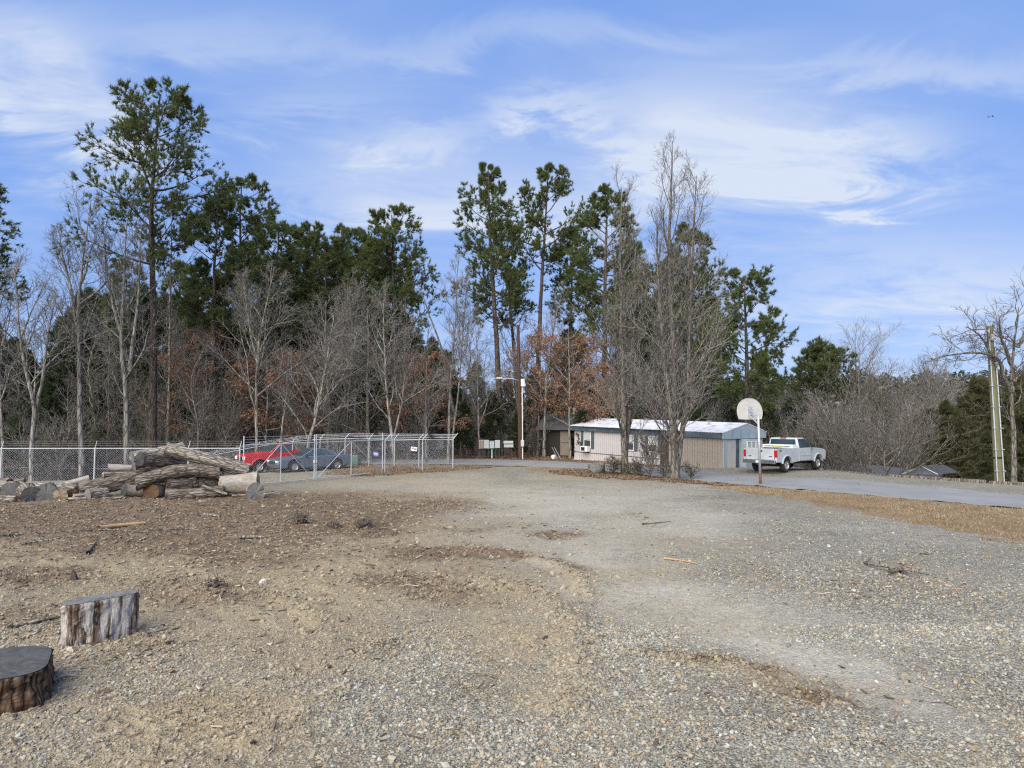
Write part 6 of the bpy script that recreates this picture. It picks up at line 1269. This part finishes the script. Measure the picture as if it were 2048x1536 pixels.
stick('stick', [(300, 1066), (380, 1064), (432, 1066)], .025, .012, 'brown_bark', 'straight dark twig right of the peeled stick')
stick('stick', [(1328, 1122), (1360, 1126), (1395, 1133)], .022, .012, 'peeled', 'tan twig lying on the grey gravel')
stick('stick', [(1285, 1050), (1320, 1047), (1342, 1044)], .02, .01, 'brown_bark', 'thin dark twig far out on the gravel')
stick('stick', [(480, 1078), (510, 1077), (530, 1079)], .05, .02, 'log_bark_pale', 'pale broken stick near the root clumps')
stick('stick', [(395, 1036), (420, 1034), (440, 1038)], .05, .03, 'log_bark_pale', 'curved pale stick in front of the log pile')
stick('stick', [(20, 1262), (70, 1250), (120, 1236)], .025, .012, 'brown_bark', 'brown branch left of the upright slab stump')
stick('stick', [(108, 1366), (130, 1362), (160, 1358)], .02, .008, 'log_bark_grey', 'grey twig beside the low wide stump')
stick('stick', [(292, 1272), (315, 1266), (338, 1258)], .02, .01, 'log_bark_grey', 'grey twig right of the upright slab stump')
# dead branch with curled leaves on the gravel
p0 = gnd(1795, 1148); db = empty('dead_branch', (p0.x, p0.y, gz(p0.x, p0.y)), 0, 'dead branch with curled brown leaves on the grey gravel', 'branch'); buf = Buf()
for pix in ([(1730, 1130), (1736, 1138), (1770, 1142), (1800, 1150), (1858, 1164)], [(1730, 1131), (1744, 1122)], [(1800, 1150), (1812, 1132)], [(1790, 1148), (1775, 1158)]):
    P, R = trunk([gnd(a, c_)-p0+Vector((0, 0, .04+.02*k)) for k, (a, c_) in enumerate(pix)], .022, .01, 9); tubes(buf, P, R, 6)
link('stem', buf.mesh('stem'), db, mat=MAT['brown_bark']); r = np.random.default_rng(6); g = Geo()
for k in range(16):
    c0 = Vector((r.normal(.02, .16), r.normal(0, .10), .05+abs(r.normal(0, .03)))); a = r.uniform(0, 6.28); l, w = r.uniform(.05, .1), r.uniform(.03, .05); d = Vector((math.cos(a), math.sin(a), r.normal(0, .3))); s_ = Vector((-d.y, d.x, .3))
    g.add([c0-d*l, c0+s_*w+Vector((0, 0, .03)), c0+d*l, c0-s_*w+Vector((0, 0, .03))], [(0, 1, 2), (0, 2, 3)])
g.build('curled_leaves', vary('curled_leaf', (.27, .19, .135), .85, 0, .3, 8), db)
# pointed stob
p = gnd(147, 1160); g = Geo(); g.add([(-.07, -.04, 0), (.09, -.05, 0), (.08, .05, 0), (-.06, .05, 0), (-.02, 0, .24), (.02, .01, .2)], [(0, 1, 4), (1, 2, 5), (2, 3, 5), (3, 0, 4), (1, 5, 4), (3, 4, 5)]); o = g.build('wood_splinter', MAT['dark_wood'], None, loc=(p.x, p.y, gz(p.x, p.y)-.01)); tag(o, 'pointed dark wood splinter sticking up behind the upright slab stump', 'splinter')
# bag by the guy wires
p = gnd(1108, 919); rock('plastic_bag', (p.x, p.y, .18), (.34, .25, .22), 21, 'white_plastic', 'white bag lying at the foot of the guy wires', 'bag')
# shrubs at the feet of the roadside trees
def shrub(px_, py_, h, seed, label, stems=6, twig='brown_bark', leaf=0):
    p = gnd(px_, py_); r = random.Random(seed); st = []
    for k in range(stems): a = r.uniform(0, 6.28); q = r.uniform(.15, .5)*h; st.append([V0, Vector((math.cos(a)*q*.35, math.sin(a)*q*.35, h*.45)), Vector((math.cos(a)*q, math.sin(a)*q, h*r.uniform(.75, 1)))])
    ms = bare_meshes(seed, st, .03, nl=8, t0=.1, Wk=(.3, .55), ang=(.4, .9), up=.08, n2=4, n3=2, n4=0, bark_='brown_bark', twig=twig, rmin=.005)
    root = empty('shrub', (p.x, p.y, 0), 0, label, 'shrub', 'roadside shrubs'); link('stems', ms[0], root, mat=MAT['brown_bark']); link('twigs', ms[1], root, mat=MAT[twig])
    if leaf:
        rg = np.random.default_rng(seed); C = rg.normal(0, 1, (leaf, 3))*np.array((h*.5, h*.3, h*.28))+np.array((0, 0, h*.4)); C[:, 2] = np.abs(C[:, 2]); v, f = tufts(rg, C, norm(C), .12, 3, .02); link('foliage', raw_mesh('foliage', v, f), root, mat=MAT['cedar_needles'])
shrub(1300, 957, 2.3, 601, 'many stemmed bare shrub between the two roadside trees', 7); shrub(1228, 950, .9, 602, 'low twiggy shrub with a few olive leaves beside the boulder', 6, 'brown_bark', 200); shrub(1272, 952, .8, 603, 'low twiggy shrub right of the left roadside tree', 6, 'brown_bark', 150); shrub(1385, 958, .7, 604, 'small twiggy shrub right of the tallest bare tree', 5); shrub(1328, 957, .9, 605, 'small twiggy shrub left of the tallest bare tree', 5)
for k, (px_, py_, lab) in enumerate(((788, 944, 'tuft of tall straw grass right of the right gate post'), (812, 943, 'tuft of tall straw grass in front of the short fence'), (755, 950, 'tuft of tall straw grass at the foot of the right gate leaf'), (870, 941, 'thin tuft of straw grass near the corner post'))):
    p = gnd(px_, py_); n_ = 260; rg = np.random.default_rng(k); x = p.x+rg.normal(0, .28, n_); y = p.y+rg.normal(0, .15, n_); rng = rg; o = blades('grass_tuft', x-p.x, y-p.y, np.zeros(n_), .6 if k < 2 else .4, .022, MAT['dry_grass'], None, .35); o.location = (p.x, p.y, 0); o['kind'] = 'thing'; tag(o, lab, 'grass tuft', 'tall straw grass tufts')
# homes half seen through the wood
def far_home(px0, px1, py0, py1, Yd, wall, roof, label, wins):
    a, c_ = at(px0, py1, Yd), at(px1, py0, Yd); root = empty('house', ((a.x+c_.x)/2, Yd, tz((a.x+c_.x)/2, Yd)), 0, label, 'house'); w = (c_.x-a.x)/2; z1 = c_.z-root.location.z
    wl = Geo().box(-w, w, 0, 4, -.3, z1).build('wall', MAT[wall], root); g = Geo(); g.add([(-w-.3, -.4, z1), (w+.3, -.4, z1), (w+.3, 2, z1+1.1), (-w-.3, 2, z1+1.1), (-w-.3, 4.4, z1), (w+.3, 4.4, z1)], [(0, 1, 2, 3), (3, 2, 5, 4), (0, 3, 4), (1, 5, 2)]); g.build('roof', MAT[roof], root)
    for f in wins:
        wd = Geo().box(lerp(-w, w, f)-.45, lerp(-w, w, f)+.45, -.05, -.01, z1*.42, z1*.82).build('window', MAT['clear_glass'], root); Geo().box(lerp(-w, w, f)-.5, lerp(-w, w, f)+.5, -.07, -.051, z1*.82, z1*.86).box(lerp(-w, w, f)-.5, lerp(-w, w, f)+.5, -.07, -.051, z1*.38, z1*.42).build('frame', MAT['white_plastic'], wd)
far_home(935, 1003, 851, 900, 78, 'tan_door', 'rust', 'brown cabin half hidden in the wood behind the mailboxes', (.3, .7))
far_home(775, 905, 838, 880, 74, 'skirt', 'roof_white', 'pale mobile home half hidden in the wood behind the fence', (.15, .45, .8))
# snag leaning against the pines
bs, q = stem_px([(925, 905), (905, 800), (880, 690), (846, 600), (832, 560)], 60); plant('dead_snag', bare_meshes(640, [q], .24, nl=7, t0=.5, Wk=(.06, .14), ang=(.7, 1.3), up=0, n2=4, n3=2, n4=0, bark_='brown_bark', twig='brown_bark'), bs, 'broken dead trunk leaning left among the pines', None)
# two birds high in the sky
for k, (px_, py_, lab) in enumerate(((1978, 234, 'left of two tiny birds high at the right'), (1986, 233, 'right of two tiny birds high at the right'))):
    p = at(px_, py_, 150); root = empty('bird', p, .6*k, lab, 'bird', 'two birds in the sky'); mb = MAT['black']
    Geo().lathe([(.001, -.22), (.05, -.14), (.075, 0), (.05, .13), (.03, .2), (.001, .26)], 10).build('body', mb, root, 0, True)
    for s_ in (-1, 1): g = Geo(); g.add([(0, .08, .03), (s_*.28, .12, .16), (s_*.6, -.02, .10), (s_*.3, -.08, .13), (0, -.1, .02), (0, .0, .05)], [(0, 1, 3, 4), (1, 2, 3)]); g.build('wing', mb, root)
